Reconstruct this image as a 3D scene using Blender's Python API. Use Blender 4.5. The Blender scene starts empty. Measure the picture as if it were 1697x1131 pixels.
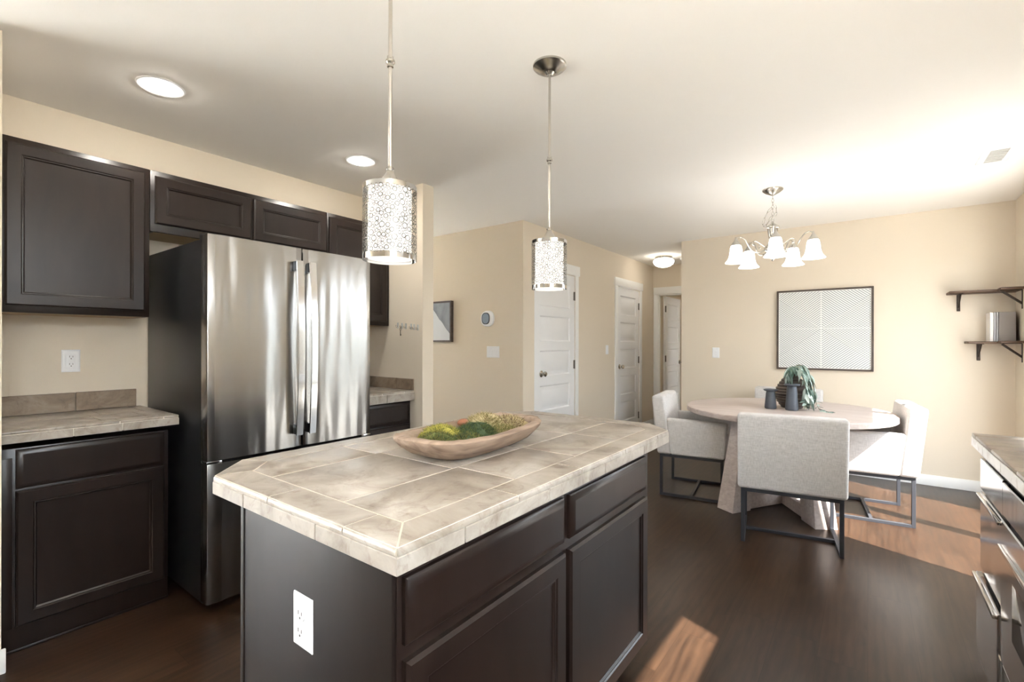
import bpy, bmesh, math, random
from mathutils import Vector, Matrix
random.seed(7)
SC = bpy.context.scene
COL = SC.collection
PI = math.pi

# ------------------------------------------------------------------ camera
YAW, ROLL, FPX, CAM_Z = math.radians(36.84), 0.002, 787.0, 1.277
fw = Vector((-math.sin(YAW), math.cos(YAW), 0)); r0 = Vector((math.cos(YAW), math.sin(YAW), 0)); u0 = Vector((0, 0, 1))
rr = r0*math.cos(ROLL) + u0*math.sin(ROLL); uu = u0*math.cos(ROLL) - r0*math.sin(ROLL)
cam_data = bpy.data.cameras.new('camera'); cam = bpy.data.objects.new('camera', cam_data); COL.objects.link(cam)
cam.matrix_world = Matrix(((rr.x, uu.x, -fw.x, 0), (rr.y, uu.y, -fw.y, 0), (rr.z, uu.z, -fw.z, CAM_Z), (0, 0, 0, 1)))
cam_data.sensor_width = 36; cam_data.sensor_fit = 'HORIZONTAL'; cam_data.lens = FPX/1697*36
cam_data.shift_y = 3.0/1697; cam_data.clip_start = 0.02
SC.camera = cam

# ------------------------------------------------------------------ sky, sun, exposure
SC.view_settings.view_transform = 'Standard'; SC.view_settings.look = 'None'
SC.view_settings.gamma = 1; SC.view_settings.use_curve_mapping = False
SC.view_settings.exposure = 2.46
SC.cycles.use_denoising = True
SC.cycles.max_bounces = 10; SC.cycles.diffuse_bounces = 6; SC.cycles.glossy_bounces = 5
SC.cycles.transparent_max_bounces = 12; SC.cycles.sample_clamp_indirect = 8
SKY = 5.0
SUN = 17.5
world = bpy.data.worlds.new('sky'); SC.world = world; world.use_nodes = True
bg = world.node_tree.nodes['Background']; bg.inputs[0].default_value = (0.84, 0.92, 1.0, 1); bg.inputs[1].default_value = SKY
sd = bpy.data.lights.new('sun', 'SUN'); sd.energy = SUN; sd.angle = math.radians(0.6); sd.color = (1.0, 0.95, 0.88)
sun = bpy.data.objects.new('sun', sd); COL.objects.link(sun)
sun.rotation_euler = Vector((-0.78, 0.32, -1.0)).to_track_quat('-Z', 'Y').to_euler(); sun.location = (6, -2, 7)
LAMP = 0.40

# ------------------------------------------------------------------ helpers
def srgb(r, g, b):
    f = lambda c: (c/255/12.92) if c/255 <= 0.04045 else ((c/255+0.055)/1.055)**2.4
    return (f(r), f(g), f(b), 1)

class MB:
    def __init__(s): s.bm = bmesh.new()
    def _v(s, p): return s.bm.verts.new(p)
    def face(s, vs, mi=0):
        try:
            f = s.bm.faces.new(vs); f.material_index = mi; return f
        except ValueError: return None
    def box(s, a, b, mi=0, bev=0, seg=2, M=None):
        x0, y0, z0 = a; x1, y1, z1 = b
        P = [(x0,y0,z0),(x1,y0,z0),(x1,y1,z0),(x0,y1,z0),(x0,y0,z1),(x1,y0,z1),(x1,y1,z1),(x0,y1,z1)]
        if M: P = [M(*p) if callable(M) else M @ Vector(p) for p in P]
        v = [s._v(p) for p in P]
        fs = [s.face([v[i] for i in q], mi) for q in ((0,3,2,1),(4,5,6,7),(0,1,5,4),(1,2,6,5),(2,3,7,6),(3,0,4,7))]
        if bev:
            es = list({e for f in fs for e in f.edges})
            r = bmesh.ops.bevel(s.bm, geom=es, offset=bev, segments=seg, profile=0.5, affect='EDGES')
            for f in r['faces']: f.material_index = mi
        return s
    def hexa(s, lo, hi, mi=0, bev=0, seg=2):
        """solid between two loops of equal length (lists of 3D points)"""
        a = [s._v(p) for p in lo]; b = [s._v(p) for p in hi]; n = len(a)
        fs = [s.face(list(reversed(a)), mi), s.face(b, mi)]
        for i in range(n): fs.append(s.face([a[i], a[(i+1)%n], b[(i+1)%n], b[i]], mi))
        if bev:
            es = list({e for f in fs if f for e in f.edges})
            r = bmesh.ops.bevel(s.bm, geom=es, offset=bev, segments=seg, profile=0.5, affect='EDGES')
            for f in r['faces']: f.material_index = mi
        return s
    def prism(s, poly, z0, z1, mi=0, bev=0, seg=2):
        return s.hexa([(x, y, z0) for x, y in poly], [(x, y, z1) for x, y in poly], mi, bev, seg)
    def lathe(s, prof, c=(0,0,0), seg=32, mi=0, M=None, caps=True):
        rings = []
        for r, z in prof:
            ring = []
            for i in range(seg):
                t = 2*PI*i/seg; p = Vector((r*math.cos(t), r*math.sin(t), z))
                if M: p = M @ p
                ring.append(s._v(p + Vector(c)))
            rings.append(ring)
        for a, b in zip(rings, rings[1:]):
            for i in range(seg): s.face([a[i], a[(i+1)%seg], b[(i+1)%seg], b[i]], mi)
        if caps:
            if prof[0][0] > 1e-5: s.face(list(reversed(rings[0])), mi)
            if prof[-1][0] > 1e-5: s.face(rings[-1], mi)
        return s
    def tube(s, pts, r, seg=8, mi=0, closed=False):
        pts = [Vector(p) for p in pts]; n = len(pts); rings = []
        up = Vector((0.13, 0.31, 0.94))
        for i, p in enumerate(pts):
            a = pts[(i-1) % n] if (closed or i) else p; b = pts[(i+1) % n] if (closed or i < n-1) else p
            t = (b-a).normalized()
            x = t.cross(up)
            if x.length < 1e-3: x = t.cross(Vector((1, 0, 0)))
            x.normalize(); y = t.cross(x); up = -x.cross(t) if False else up
            rad = r[i] if isinstance(r, (list, tuple)) else r
            rings.append([s._v(p + (x*math.cos(2*PI*k/seg) + y*math.sin(2*PI*k/seg))*rad) for k in range(seg)])
        m = n if closed else n-1
        for i in range(m):
            a, b = rings[i], rings[(i+1) % n]
            for k in range(seg): s.face([a[k], a[(k+1)%seg], b[(k+1)%seg], b[k]], mi)
        if not closed: s.face(list(reversed(rings[0])), mi); s.face(rings[-1], mi)
        return s
    def nest(s, P, w, h, steps, mi=0, u0=0, v0=0, back=True):
        """nested rectangles: steps of (inset, depth) from the outer edge inward"""
        rings = []
        for ins, d in steps:
            rings.append([s._v(P(u0+u, v0+v, d)) for u, v in ((ins, ins), (w-ins, ins), (w-ins, h-ins), (ins, h-ins))])
        if back: s.face(list(reversed(rings[0])), mi)
        for a, b in zip(rings, rings[1:]):
            for i in range(4): s.face([a[i], a[(i+1)%4], b[(i+1)%4], b[i]], mi)
        s.face(rings[-1], mi)
        return s
    def uvsphere(s, c, r, nu=16, nv=10, mi=0, sc=(1,1,1)):
        prof = [(max(1e-4, r*math.sin(PI*i/nv)), -r*math.cos(PI*i/nv)) for i in range(nv+1)]
        return s.lathe(prof, c, nu, mi, Matrix.Diagonal(Vector(sc)), caps=False)

def world_of(o):
    m = o.matrix_basis.copy()
    while o.parent: o = o.parent; m = o.matrix_basis @ m
    return m

def obj(name, mb, mats, parent=None, local=False, angle=35, flat=False):
    bm = mb.bm
    bmesh.ops.recalc_face_normals(bm, faces=bm.faces)
    me = bpy.data.meshes.new(name)
    if parent and not local: bm.transform(world_of(parent).inverted())
    bm.to_mesh(me); bm.free()
    for m in (mats if isinstance(mats, (list, tuple)) else [mats]): me.materials.append(m)
    if not flat:
        me.polygons.foreach_set('use_smooth', [True]*len(me.polygons))
        me.set_sharp_from_angle(angle=math.radians(angle))
    o = bpy.data.objects.new(name, me); COL.objects.link(o)
    if parent: o.parent = parent
    return o

def tag(o, label=None, cat=None, group=None, kind=None):
    if label: o['label'] = label
    if cat: o['category'] = cat
    if group: o['group'] = group
    if kind: o['kind'] = kind
    return o

def thing(name, label, cat, loc=(0,0,0), rz=0, group=None):
    o = bpy.data.objects.new(name, None); COL.objects.link(o)
    o.location = loc; o.rotation_euler = (0, 0, rz); o.empty_display_size = 0.1
    return tag(o, label, cat, group)

def struct(name, mb, mats, label=None, parent=None, **k):
    o = obj(name, mb, mats, parent, **k)
    if not parent: o['kind'] = 'structure'
    if label: o['label'] = label
    return o

def dup(root, loc, rz, label, group=None):
    r = root.copy(); COL.objects.link(r); r.location = loc; r.rotation_euler = (0, 0, rz); r['label'] = label
    if group: r['group'] = group
    for ch in list(root.children):
        c = ch.copy(); COL.objects.link(c); c.parent = r
        for g in ch.children:
            d = g.copy(); COL.objects.link(d); d.parent = c
    return r

# ------------------------------------------------------------------ materials
def newmat(name):
    m = bpy.data.materials.new(name); m.use_nodes = True
    nt = m.node_tree; return m, nt, nt.nodes['Principled BSDF']
def nd(nt, typ, **k):
    n = nt.nodes.new(typ)
    for a, v in k.items(): setattr(n, a, v)
    return n
def plain(name, col, rough=0.5, metal=0.0, noise=0.0, scale=20, bump=0.0, bscale=200, spec=0.5, coat=0, sheen=0):
    m, nt, b = newmat(name)
    b.inputs['Base Color'].default_value = col; b.inputs['Roughness'].default_value = rough; b.inputs['Metallic'].default_value = metal
    b.inputs['Specular IOR Level'].default_value = spec; b.inputs['Coat Weight'].default_value = coat; b.inputs['Sheen Weight'].default_value = sheen
    tc = nd(nt, 'ShaderNodeNewGeometry')
    if noise:
        n = nd(nt, 'ShaderNodeTexNoise'); n.inputs['Scale'].default_value = scale; n.inputs['Detail'].default_value = 5
        nt.links.new(tc.outputs['Position'], n.inputs['Vector'])
        mx = nd(nt, 'ShaderNodeMix', data_type='RGBA', blend_type='MIX')
        mx.inputs['A'].default_value = tuple(c*(1-noise) for c in col[:3])+(1,); mx.inputs['B'].default_value = tuple(min(1, c*(1+noise)) for c in col[:3])+(1,)
        nt.links.new(n.outputs['Fac'], mx.inputs['Factor']); nt.links.new(mx.outputs['Result'], b.inputs['Base Color'])
    if bump:
        n2 = nd(nt, 'ShaderNodeTexNoise'); n2.inputs['Scale'].default_value = bscale; n2.inputs['Detail'].default_value = 3
        nt.links.new(tc.outputs['Position'], n2.inputs['Vector'])
        bp = nd(nt, 'ShaderNodeBump'); bp.inputs['Strength'].default_value = bump; bp.inputs['Distance'].default_value = 0.002
        nt.links.new(n2.outputs['Fac'], bp.inputs['Height']); nt.links.new(bp.outputs['Normal'], b.inputs['Normal'])
    return m
def emit(name, col, strength):
    m, nt, b = newmat(name)
    b.inputs['Base Color'].default_value = (0.8, 0.8, 0.8, 1); b.inputs['Emission Color'].default_value = col; b.inputs['Emission Strength'].default_value = strength
    return m
def grain(name, c0, c1, stretch=(60, 60, 3), rough=0.4, c2=None, scale=1.0, coat=0.0, bump=0.15, spec=0.5):
    """wood: noise stretched along one axis"""
    m, nt, b = newmat(name)
    g = nd(nt, 'ShaderNodeNewGeometry'); mp = nd(nt, 'ShaderNodeMapping'); mp.inputs['Scale'].default_value = stretch
    nt.links.new(g.outputs['Position'], mp.inputs['Vector'])
    n = nd(nt, 'ShaderNodeTexNoise'); n.inputs['Scale'].default_value = scale; n.inputs['Detail'].default_value = 6; n.inputs['Distortion'].default_value = 0.6
    nt.links.new(mp.outputs['Vector'], n.inputs['Vector'])
    cr = nd(nt, 'ShaderNodeValToRGB'); cr.color_ramp.elements[0].position = 0.3; cr.color_ramp.elements[1].position = 0.72
    cr.color_ramp.elements[0].color = c0; cr.color_ramp.elements[1].color = c1
    nt.links.new(n.outputs['Fac'], cr.inputs['Fac']); nt.links.new(cr.outputs['Color'], b.inputs['Base Color'])
    b.inputs['Roughness'].default_value = rough; b.inputs['Coat Weight'].default_value = coat; b.inputs['Specular IOR Level'].default_value = spec
    bp = nd(nt, 'ShaderNodeBump'); bp.inputs['Strength'].default_value = bump; bp.inputs['Distance'].default_value = 0.001
    nt.links.new(n.outputs['Fac'], bp.inputs['Height']); nt.links.new(bp.outputs['Normal'], b.inputs['Normal'])
    return m

WALL = plain('tan_wall_paint', srgb(220, 209, 192), 0.85, bump=0.25, bscale=260, spec=0.25)
CEIL = plain('ceiling_paint', srgb(245, 243, 239), 0.9, bump=0.2, bscale=240, spec=0.2)
TRIM = plain('white_trim_paint', srgb(236, 236, 234), 0.4)
DOORP = plain('white_door_paint', srgb(232, 233, 234), 0.35)
CAB = grain('espresso_cabinet', srgb(27, 19, 16), srgb(39, 29, 25), (7, 7, 1.6), 0.31, scale=2.0, bump=0.05, spec=0.42)
CABIN = plain('cabinet_inside', srgb(176, 150, 112), 0.6, noise=0.1, scale=8)
STEELK = plain('black_fridge_side', srgb(30, 31, 34), 0.3, bump=0.15, bscale=500)
DARK = plain('dark_gasket', srgb(22, 22, 24), 0.5)
NICKEL = plain('brushed_nickel', srgb(190, 186, 178), 0.25, 1.0)
CHROME = plain('polished_chrome', srgb(180, 180, 180), 0.08, 1.0)
PLATE = plain('white_plastic', srgb(235, 237, 240), 0.3)
SLOT = plain('black_slot', srgb(18, 18, 18), 0.5)
BLACKMETAL = plain('black_metal', srgb(56, 58, 64), 0.5, 0.2)
IRON = plain('bronze_iron', srgb(58, 48, 40), 0.45, 0.6)
GREYWHITE = plain('off_white', srgb(225, 225, 222), 0.5)
GROUT = plain('pale_grout', srgb(214, 206, 192), 0.8)
GLASSW = None

def tile_mat(name, c0, c1, c2, rough=0.32):
    m, nt, b = newmat(name)
    g = nd(nt, 'ShaderNodeNewGeometry')
    n = nd(nt, 'ShaderNodeTexNoise'); n.inputs['Scale'].default_value = 7; n.inputs['Detail'].default_value = 10; n.inputs['Roughness'].default_value = 0.62; n.inputs['Distortion'].default_value = 1.2
    nt.links.new(g.outputs['Position'], n.inputs['Vector'])
    cr = nd(nt, 'ShaderNodeValToRGB'); e = cr.color_ramp.elements
    e[0].position = 0.32; e[0].color = c0; e[1].position = 0.66; e[1].color = c2
    x = e.new(0.47); x.color = c1
    nt.links.new(n.outputs['Fac'], cr.inputs['Fac'])
    n2 = nd(nt, 'ShaderNodeTexNoise'); n2.inputs['Scale'].default_value = 17; n2.inputs['Detail'].default_value = 10; n2.inputs['Roughness'].default_value = 0.68; n2.inputs['Distortion'].default_value = 1.2
    nt.links.new(g.outputs['Position'], n2.inputs['Vector'])
    cr2 = nd(nt, 'ShaderNodeValToRGB'); e = cr2.color_ramp.elements
    e[0].position = 0.32; e[0].color = (0.50, 0.41, 0.34, 1); e[1].position = 0.47; e[1].color = (1, 1, 1, 1)
    nt.links.new(n2.outputs['Fac'], cr2.inputs['Fac'])
    mx = nd(nt, 'ShaderNodeMix', data_type='RGBA', blend_type='MULTIPLY'); mx.inputs['Factor'].default_value = 0.6
    nt.links.new(cr.outputs['Color'], mx.inputs['A']); nt.links.new(cr2.outputs['Color'], mx.inputs['B'])
    nt.links.new(mx.outputs['Result'], b.inputs['Base Color']); b.inputs['Roughness'].default_value = rough
    bp = nd(nt, 'ShaderNodeBump'); bp.inputs['Strength'].default_value = 0.12; bp.inputs['Distance'].default_value = 0.002
    nt.links.new(n2.outputs['Fac'], bp.inputs['Height']); nt.links.new(bp.outputs['Normal'], b.inputs['Normal'])
    return m
TILE = tile_mat('travertine_tile', srgb(126, 115, 103), srgb(152, 143, 132), srgb(170, 163, 154))
TILED = tile_mat('backsplash_tile', srgb(116, 98, 82), srgb(136, 119, 101), srgb(156, 141, 123), 0.4)
TILEF = tile_mat('fascia_tile', srgb(134, 125, 114), srgb(158, 150, 140), srgb(176, 170, 161), 0.4)

def floor_mat():
    m, nt, b = newmat('dark_wood_floor')
    g = nd(nt, 'ShaderNodeNewGeometry'); sx = nd(nt, 'ShaderNodeSeparateXYZ'); nt.links.new(g.outputs['Position'], sx.inputs[0])
    def math_(op, a, bb=None):
        n = nd(nt, 'ShaderNodeMath', operation=op)
        for i, v in enumerate((a, bb)):
            if v is None: continue
            if isinstance(v, (int, float)): n.inputs[i].default_value = v
            else: nt.links.new(v, n.inputs[i])
        return n.outputs[0]
    W, Lp = 0.165, 1.25
    px = math_('DIVIDE', sx.outputs['X'], W); ix = math_('FLOOR', px); fx = math_('FRACT', px)
    wn = nd(nt, 'ShaderNodeTexWhiteNoise', noise_dimensions='1D'); nt.links.new(ix, wn.inputs['W'])
    py = math_('ADD', math_('DIVIDE', sx.outputs['Y'], Lp), wn.outputs['Value']); iy = math_('FLOOR', py); fy = math_('FRACT', py)
    wn2 = nd(nt, 'ShaderNodeTexWhiteNoise', noise_dimensions='2D'); cb = nd(nt, 'ShaderNodeCombineXYZ')
    nt.links.new(ix, cb.inputs[0]); nt.links.new(iy, cb.inputs[1]); nt.links.new(cb.outputs[0], wn2.inputs['Vector'])
    vec = nd(nt, 'ShaderNodeCombineXYZ')
    nt.links.new(math_('MULTIPLY', sx.outputs['X'], 9), vec.inputs[0]); nt.links.new(math_('MULTIPLY', sx.outputs['Y'], 1.6), vec.inputs[1])
    nt.links.new(math_('MULTIPLY', wn2.outputs['Value'], 40), vec.inputs[2])
    n = nd(nt, 'ShaderNodeTexNoise'); n.inputs['Scale'].default_value = 1.6; n.inputs['Detail'].default_value = 6; n.inputs['Distortion'].default_value = 1.4
    nt.links.new(vec.outputs[0], n.inputs['Vector'])
    w = nd(nt, 'ShaderNodeTexWave', wave_type='BANDS', bands_direction='X'); w.inputs['Scale'].default_value = 0.9; w.inputs['Distortion'].default_value = 9; w.inputs['Detail'].default_value = 3
    nt.links.new(vec.outputs[0], w.inputs['Vector'])
    vec2 = nd(nt, 'ShaderNodeCombineXYZ')
    nt.links.new(math_('MULTIPLY', sx.outputs['X'], 95), vec2.inputs[0]); nt.links.new(math_('MULTIPLY', sx.outputs['Y'], 5), vec2.inputs[1]); nt.links.new(math_('MULTIPLY', wn2.outputs['Value'], 40), vec2.inputs[2])
    n3 = nd(nt, 'ShaderNodeTexNoise'); n3.inputs['Scale'].default_value = 1.0; n3.inputs['Detail'].default_value = 4; n3.inputs['Distortion'].default_value = 0.5
    nt.links.new(vec2.outputs[0], n3.inputs['Vector'])
    f = math_('ADD', math_('ADD', math_('MULTIPLY', n.outputs['Fac'], 0.60), math_('MULTIPLY', w.outputs['Fac'], 0.12)), math_('MULTIPLY', n3.outputs['Fac'], 0.28))
    cr = nd(nt, 'ShaderNodeValToRGB'); e = cr.color_ramp.elements
    e[0].position = 0.28; e[0].color = srgb(34, 23, 16); e[1].position = 0.75; e[1].color = srgb(64, 46, 33)
    nt.links.new(f, cr.inputs['Fac'])
    tone = math_('ADD', math_('MULTIPLY', wn2.outputs['Value'], 0.3), 0.85)
    seam = math_('MULTIPLY', math_('GREATER_THAN', fx, 0.012), math_('GREATER_THAN', fy, 0.002))
    seam = math_('ADD', math_('MULTIPLY', seam, 0.5), 0.5)
    k = math_('MULTIPLY', tone, seam)
    mx = nd(nt, 'ShaderNodeVectorMath', operation='SCALE'); nt.links.new(cr.outputs['Color'], mx.inputs[0]); nt.links.new(k, mx.inputs['Scale'])
    nt.links.new(mx.outputs[0], b.inputs['Base Color'])
    b.inputs['Roughness'].default_value = 0.30; b.inputs['Specular IOR Level'].default_value = 0.3
    bp = nd(nt, 'ShaderNodeBump'); bp.inputs['Strength'].default_value = 0.12; bp.inputs['Distance'].default_value = 0.001
    nt.links.new(f, bp.inputs['Height']); nt.links.new(bp.outputs['Normal'], b.inputs['Normal'])
    return m
FLOOR = floor_mat()

def steel_mat(name, rough=0.2, wave=0.0, col=(200, 199, 197)):
    m, nt, b = newmat(name)
    b.inputs['Base Color'].default_value = srgb(*col); b.inputs['Metallic'].default_value = 1; b.inputs['Roughness'].default_value = rough
    g = nd(nt, 'ShaderNodeNewGeometry')
    mp = nd(nt, 'ShaderNodeMapping'); mp.inputs['Scale'].default_value = (1, 6.0, 0.7); nt.links.new(g.outputs['Position'], mp.inputs['Vector'])
    n = nd(nt, 'ShaderNodeTexNoise'); n.inputs['Scale'].default_value = 1.0; n.inputs['Detail'].default_value = 1.5; nt.links.new(mp.outputs['Vector'], n.inputs['Vector'])
    mp2 = nd(nt, 'ShaderNodeMapping'); mp2.inputs['Scale'].default_value = (40, 40, 1200); nt.links.new(g.outputs['Position'], mp2.inputs['Vector'])
    n2 = nd(nt, 'ShaderNodeTexNoise'); n2.inputs['Scale'].default_value = 1.0; nt.links.new(mp2.outputs['Vector'], n2.inputs['Vector'])
    b1 = nd(nt, 'ShaderNodeBump'); b1.inputs['Strength'].default_value = wave; b1.inputs['Distance'].default_value = 0.05
    nt.links.new(n.outputs['Fac'], b1.inputs['Height'])
    b2 = nd(nt, 'ShaderNodeBump'); b2.inputs['Strength'].default_value = 0.02; b2.inputs['Distance'].default_value = 0.001
    nt.links.new(n2.outputs['Fac'], b2.inputs['Height']); nt.links.new(b1.outputs['Normal'], b2.inputs['Normal'])
    nt.links.new(b2.outputs['Normal'], b.inputs['Normal'])
    return m
STEEL = steel_mat('stainless_steel', 0.23, 0.5, (174, 172, 169))
STEELP = steel_mat('smooth_stainless', 0.14, 0.05, (214, 213, 211))

def fabric_mat(name, c0, c1):
    m, nt, b = newmat(name)
    tc = nd(nt, 'ShaderNodeTexCoord')
    fac = []
    for sc in ((420, 420, 30), (30, 30, 420)):
        mp = nd(nt, 'ShaderNodeMapping'); mp.inputs['Scale'].default_value = sc; nt.links.new(tc.outputs['Object'], mp.inputs['Vector'])
        n = nd(nt, 'ShaderNodeTexNoise'); n.inputs['Scale'].default_value = 0.8; n.inputs['Detail'].default_value = 2; nt.links.new(mp.outputs['Vector'], n.inputs['Vector'])
        fac.append(n.outputs['Fac'])
    a = nd(nt, 'ShaderNodeMath', operation='ADD'); nt.links.new(fac[0], a.inputs[0]); nt.links.new(fac[1], a.inputs[1])
    h = nd(nt, 'ShaderNodeMath', operation='MULTIPLY'); h.inputs[1].default_value = 0.5; nt.links.new(a.outputs[0], h.inputs[0])
    cr = nd(nt, 'ShaderNodeValToRGB'); cr.color_ramp.elements[0].position = 0.36; cr.color_ramp.elements[1].position = 0.62
    cr.color_ramp.elements[0].color = c0; cr.color_ramp.elements[1].color = c1
    nt.links.new(h.outputs[0], cr.inputs['Fac']); nt.links.new(cr.outputs['Color'], b.inputs['Base Color'])
    b.inputs['Roughness'].default_value = 0.95; b.inputs['Specular IOR Level'].default_value = 0.15; b.inputs['Sheen Weight'].default_value = 0.15
    bp = nd(nt, 'ShaderNodeBump'); bp.inputs['Strength'].default_value = 0.25; bp.inputs['Distance'].default_value = 0.001
    nt.links.new(h.outputs[0], bp.inputs['Height']); nt.links.new(bp.outputs['Normal'], b.inputs['Normal'])
    return m
LINEN = fabric_mat('oatmeal_linen', srgb(184, 182, 181), srgb(212, 210, 209))

# ------------------------------------------------------------------ room shell
H = 2.475
XK, XD, XR = -3.34, -2.69, 0.985      # kitchen wall, door wall, right wall
YH, YC, YF, YB = 3.77, 7.27, 5.68, -2.6  # hall wall, corridor end, dining wall, back wall
T = 0.12

def wall_pieces(mb, axis, p0, p1, a0, a1, z0, z1, openings):
    """wall along axis ('x' or 'y'); thickness p0..p1; openings (a, b, zlo, zhi)"""
    cuts = sorted({a0, a1, *[o[0] for o in openings], *[o[1] for o in openings]})
    for a, b in zip(cuts, cuts[1:]):
        zz = [(z0, z1)]
        for o in openings:
            if o[0] <= a + 1e-6 and o[1] >= b - 1e-6:
                nz = []
                for lo, hi in zz:
                    if o[2] > lo: nz.append((lo, min(hi, o[2])))
                    if o[3] < hi: nz.append((max(lo, o[3]), hi))
                zz = nz
        for lo, hi in zz:
            if axis == 'y': mb.box((p0, a, lo), (p1, b, hi))
            else: mb.box((a, p0, lo), (b, p1, hi))

m = MB(); m.box((-6.5, YB-T, -0.12), (XR+T, 9.5, 0)); struct('floor', m, FLOOR, flat=True)
m = MB(); m.box((-6.5, YB-T, H), (XR+T, 9.5, H+0.12)); struct('ceiling', m, CEIL, flat=True)
m = MB(); m.box((XK-T, 0.15, 0), (XK, 2.56, H)); struct('wall_left', m, WALL, flat=True)
m = MB(); m.box((XK, 0.16, 0), (-2.665, 0.285, H)); struct('wall_alcove_near', m, WALL, flat=True)
m = MB(); m.box((XK, 2.45, 0), (-2.675, 2.56, H)); struct('wall_alcove_far', m, WALL, flat=True)
m = MB(); m.box((-6.5, YH, 0), (XD, YH+T, H)); struct('wall_hall', m, WALL, flat=True)
m = MB(); wall_pieces(m, 'x', 2.44, 2.56, -6.5, XK-T, 0, H, []); struct('wall_hall_near', m, WALL, flat=True)
m = MB(); wall_pieces(m, 'y', -6.62, -6.5, 2.44, YH+T, 0, H, [(2.7, 3.6, 0.9, 2.0)]); struct('wall_hall_end', m, WALL, flat=True)
DA = (3.965, 4.795); DB = (5.94, 6.705); DTOP = 2.045
m = MB(); wall_pieces(m, 'y', XD-T, XD, YH+T, YC, 0, H, [(DA[0], DA[1], 0, DTOP), (DB[0], DB[1], 0, DTOP)]); struct('wall_doors', m, WALL, flat=True)
DC = (-2.60, -1.85)
m = MB(); wall_pieces(m, 'x', YC, YC+T, XD-T, -1.63, 0, H, [(DC[0], DC[1], 0, 2.03)]); struct('wall_corridor_end', m, WALL, flat=True)
m = MB(); m.box((-1.76, YF, 0), (XR+T, YF+T, H)); struct('wall_dining', m, WALL, flat=True)
m = MB(); m.box((-1.76, YF+T, 0), (-1.64, YC, H)); struct('wall_corridor_right', m, WALL, flat=True)
SL = (3.30, 4.98, 2.14)                  # sliding glass door in the right wall
m = MB(); wall_pieces(m, 'y', XR, XR+T, YB, YF, 0, H, [(SL[0], SL[1], 0.0, SL[2]), (0.55, 1.57, 1.93, 2.30), (-0.75, 0.42, 0.95, 2.3)]); struct('wall_right', m, WALL, flat=True)
m = MB(); wall_pieces(m, 'x', YB-T, YB, -6.5, XR+T, 0, H, [(-5.9, -3.9, 0.15, 2.35)]); struct('wall_back', m, WALL, flat=True)
m = MB(); wall_pieces(m, 'y', -6.62, -6.5, YB, 0.2, 0, H, [(-2.3, -0.2, 0.3, 2.3)]); struct('wall_family', m, WALL, flat=True)
m = MB(); m.box((-6.5, 0.16, 0), (XK-T, 0.28, H)); struct('wall_family_far', m, WALL, flat=True)
# rooms behind the doors
m = MB(); m.box((-2.9, 9.38, 0), (-1.2, 9.5, H)); m.box((-2.99, YC+T, 0), (-2.88, 9.5, H)); m.box((-1.3, YC+T, 0), (-1.18, 9.5, H)); struct('wall_bedroom', m, WALL, flat=True)
# unseen ground added outside to bounce daylight indoors
m = MB(); m.box((XR+T, -9, -0.2), (14, 1.8, -0.05)); m.box((-14, -12, -0.2), (XR+T, YB-T, -0.05)); m.box((-14, YB-T, -0.2), (-6.62, 14, -0.05)); struct('ground_bounce_pale', m, plain('bounce_white', srgb(236, 234, 228), 0.9, noise=0.06, scale=3), 'unseen pale ground added to bounce daylight up through the windows', flat=True)  # added ground, kept pale to throw more daylight onto the kitchen ceiling
m = MB(); m.box((XR+T, 1.8, -0.2), (14, 14, -0.05)); struct('ground_terrace_bounce', m, plain('bounce_concrete', srgb(140, 138, 134), 0.9, noise=0.06, scale=3), 'unseen concrete terrace added outside the sliding door to bounce daylight in', flat=True)  # added ground that bounces daylight up through the slider

m = MB(); m.box((6.0, -8, -0.06), (6.25, 14, 2.4)); struct('wall_sky_block', m, plain('sky_block_grey', srgb(140, 141, 138), 0.9, noise=0.2, scale=2), 'unseen wall added beyond the terrace to dim skylight and reflections', flat=True)  # unseen wall put up to block low sky from slider and fridge reflections
# slider frame, plus unseen windows added to bring in daylight
def glass(name, t):
    m = bpy.data.materials.new(name); m.use_nodes = True; nt = m.node_tree; nt.nodes.clear()
    o = nd(nt, 'ShaderNodeOutputMaterial'); a = nd(nt, 'ShaderNodeBsdfTransparent'); a.inputs[0].default_value = (t, t, t, 1)
    b = nd(nt, 'ShaderNodeBsdfGlossy'); b.inputs['Roughness'].default_value = 0.02
    x = nd(nt, 'ShaderNodeMixShader'); x.inputs[0].default_value = 0.05
    nt.links.new(a.outputs[0], x.inputs[1]); nt.links.new(b.outputs[0], x.inputs[2]); nt.links.new(x.outputs[0], o.inputs[0]); return m
TINT, CLEAR = glass('dimming_glass', 0.69), glass('clear_glass', 0.985)  # panes darkened to dim daylight from the slider and high opening
def window(name, axis, p, a0, a1, z0, z1, mullions=(), w=0.045, pane=True):
    mb = MB()
    def bx(a, b, lo, hi):
        if axis == 'y': mb.box((p-0.03, a, lo), (p+0.03, b, hi), 0, 0.004)
        else: mb.box((a, p-0.03, lo), (b, p+0.03, hi), 0, 0.004)
    bx(a0, a1, z0, z0+w); bx(a0, a1, z1-w, z1); bx(a0, a0+w, z0+w, z1-w); bx(a1-w, a1, z0+w, z1-w)
    for q in mullions: bx(q-w, q+w, z0+w, z1-w)
    wo = struct(name, mb, TRIM)
    if pane:
        cuts = [a0+w] + [x for q in mullions for x in (q-w, q+w)] + [a1-w]
        for q0, q1 in zip(cuts[::2], cuts[1::2]):
            gb = MB()
            if axis == 'y': gb.box((p-0.003, q0, z0+w), (p+0.003, q1, z1-w))
            else: gb.box((q0, p-0.003, z0+w), (q1, p+0.003, z1-w))
            obj('glass_pane', gb, TINT if name in ('window_1', 'added_window_2') else CLEAR, wo, flat=True)
    return wo
window('window_1', 'y', XR+0.07, SL[0], SL[1], 0.0, SL[2], [4.19], 0.05)
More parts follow.
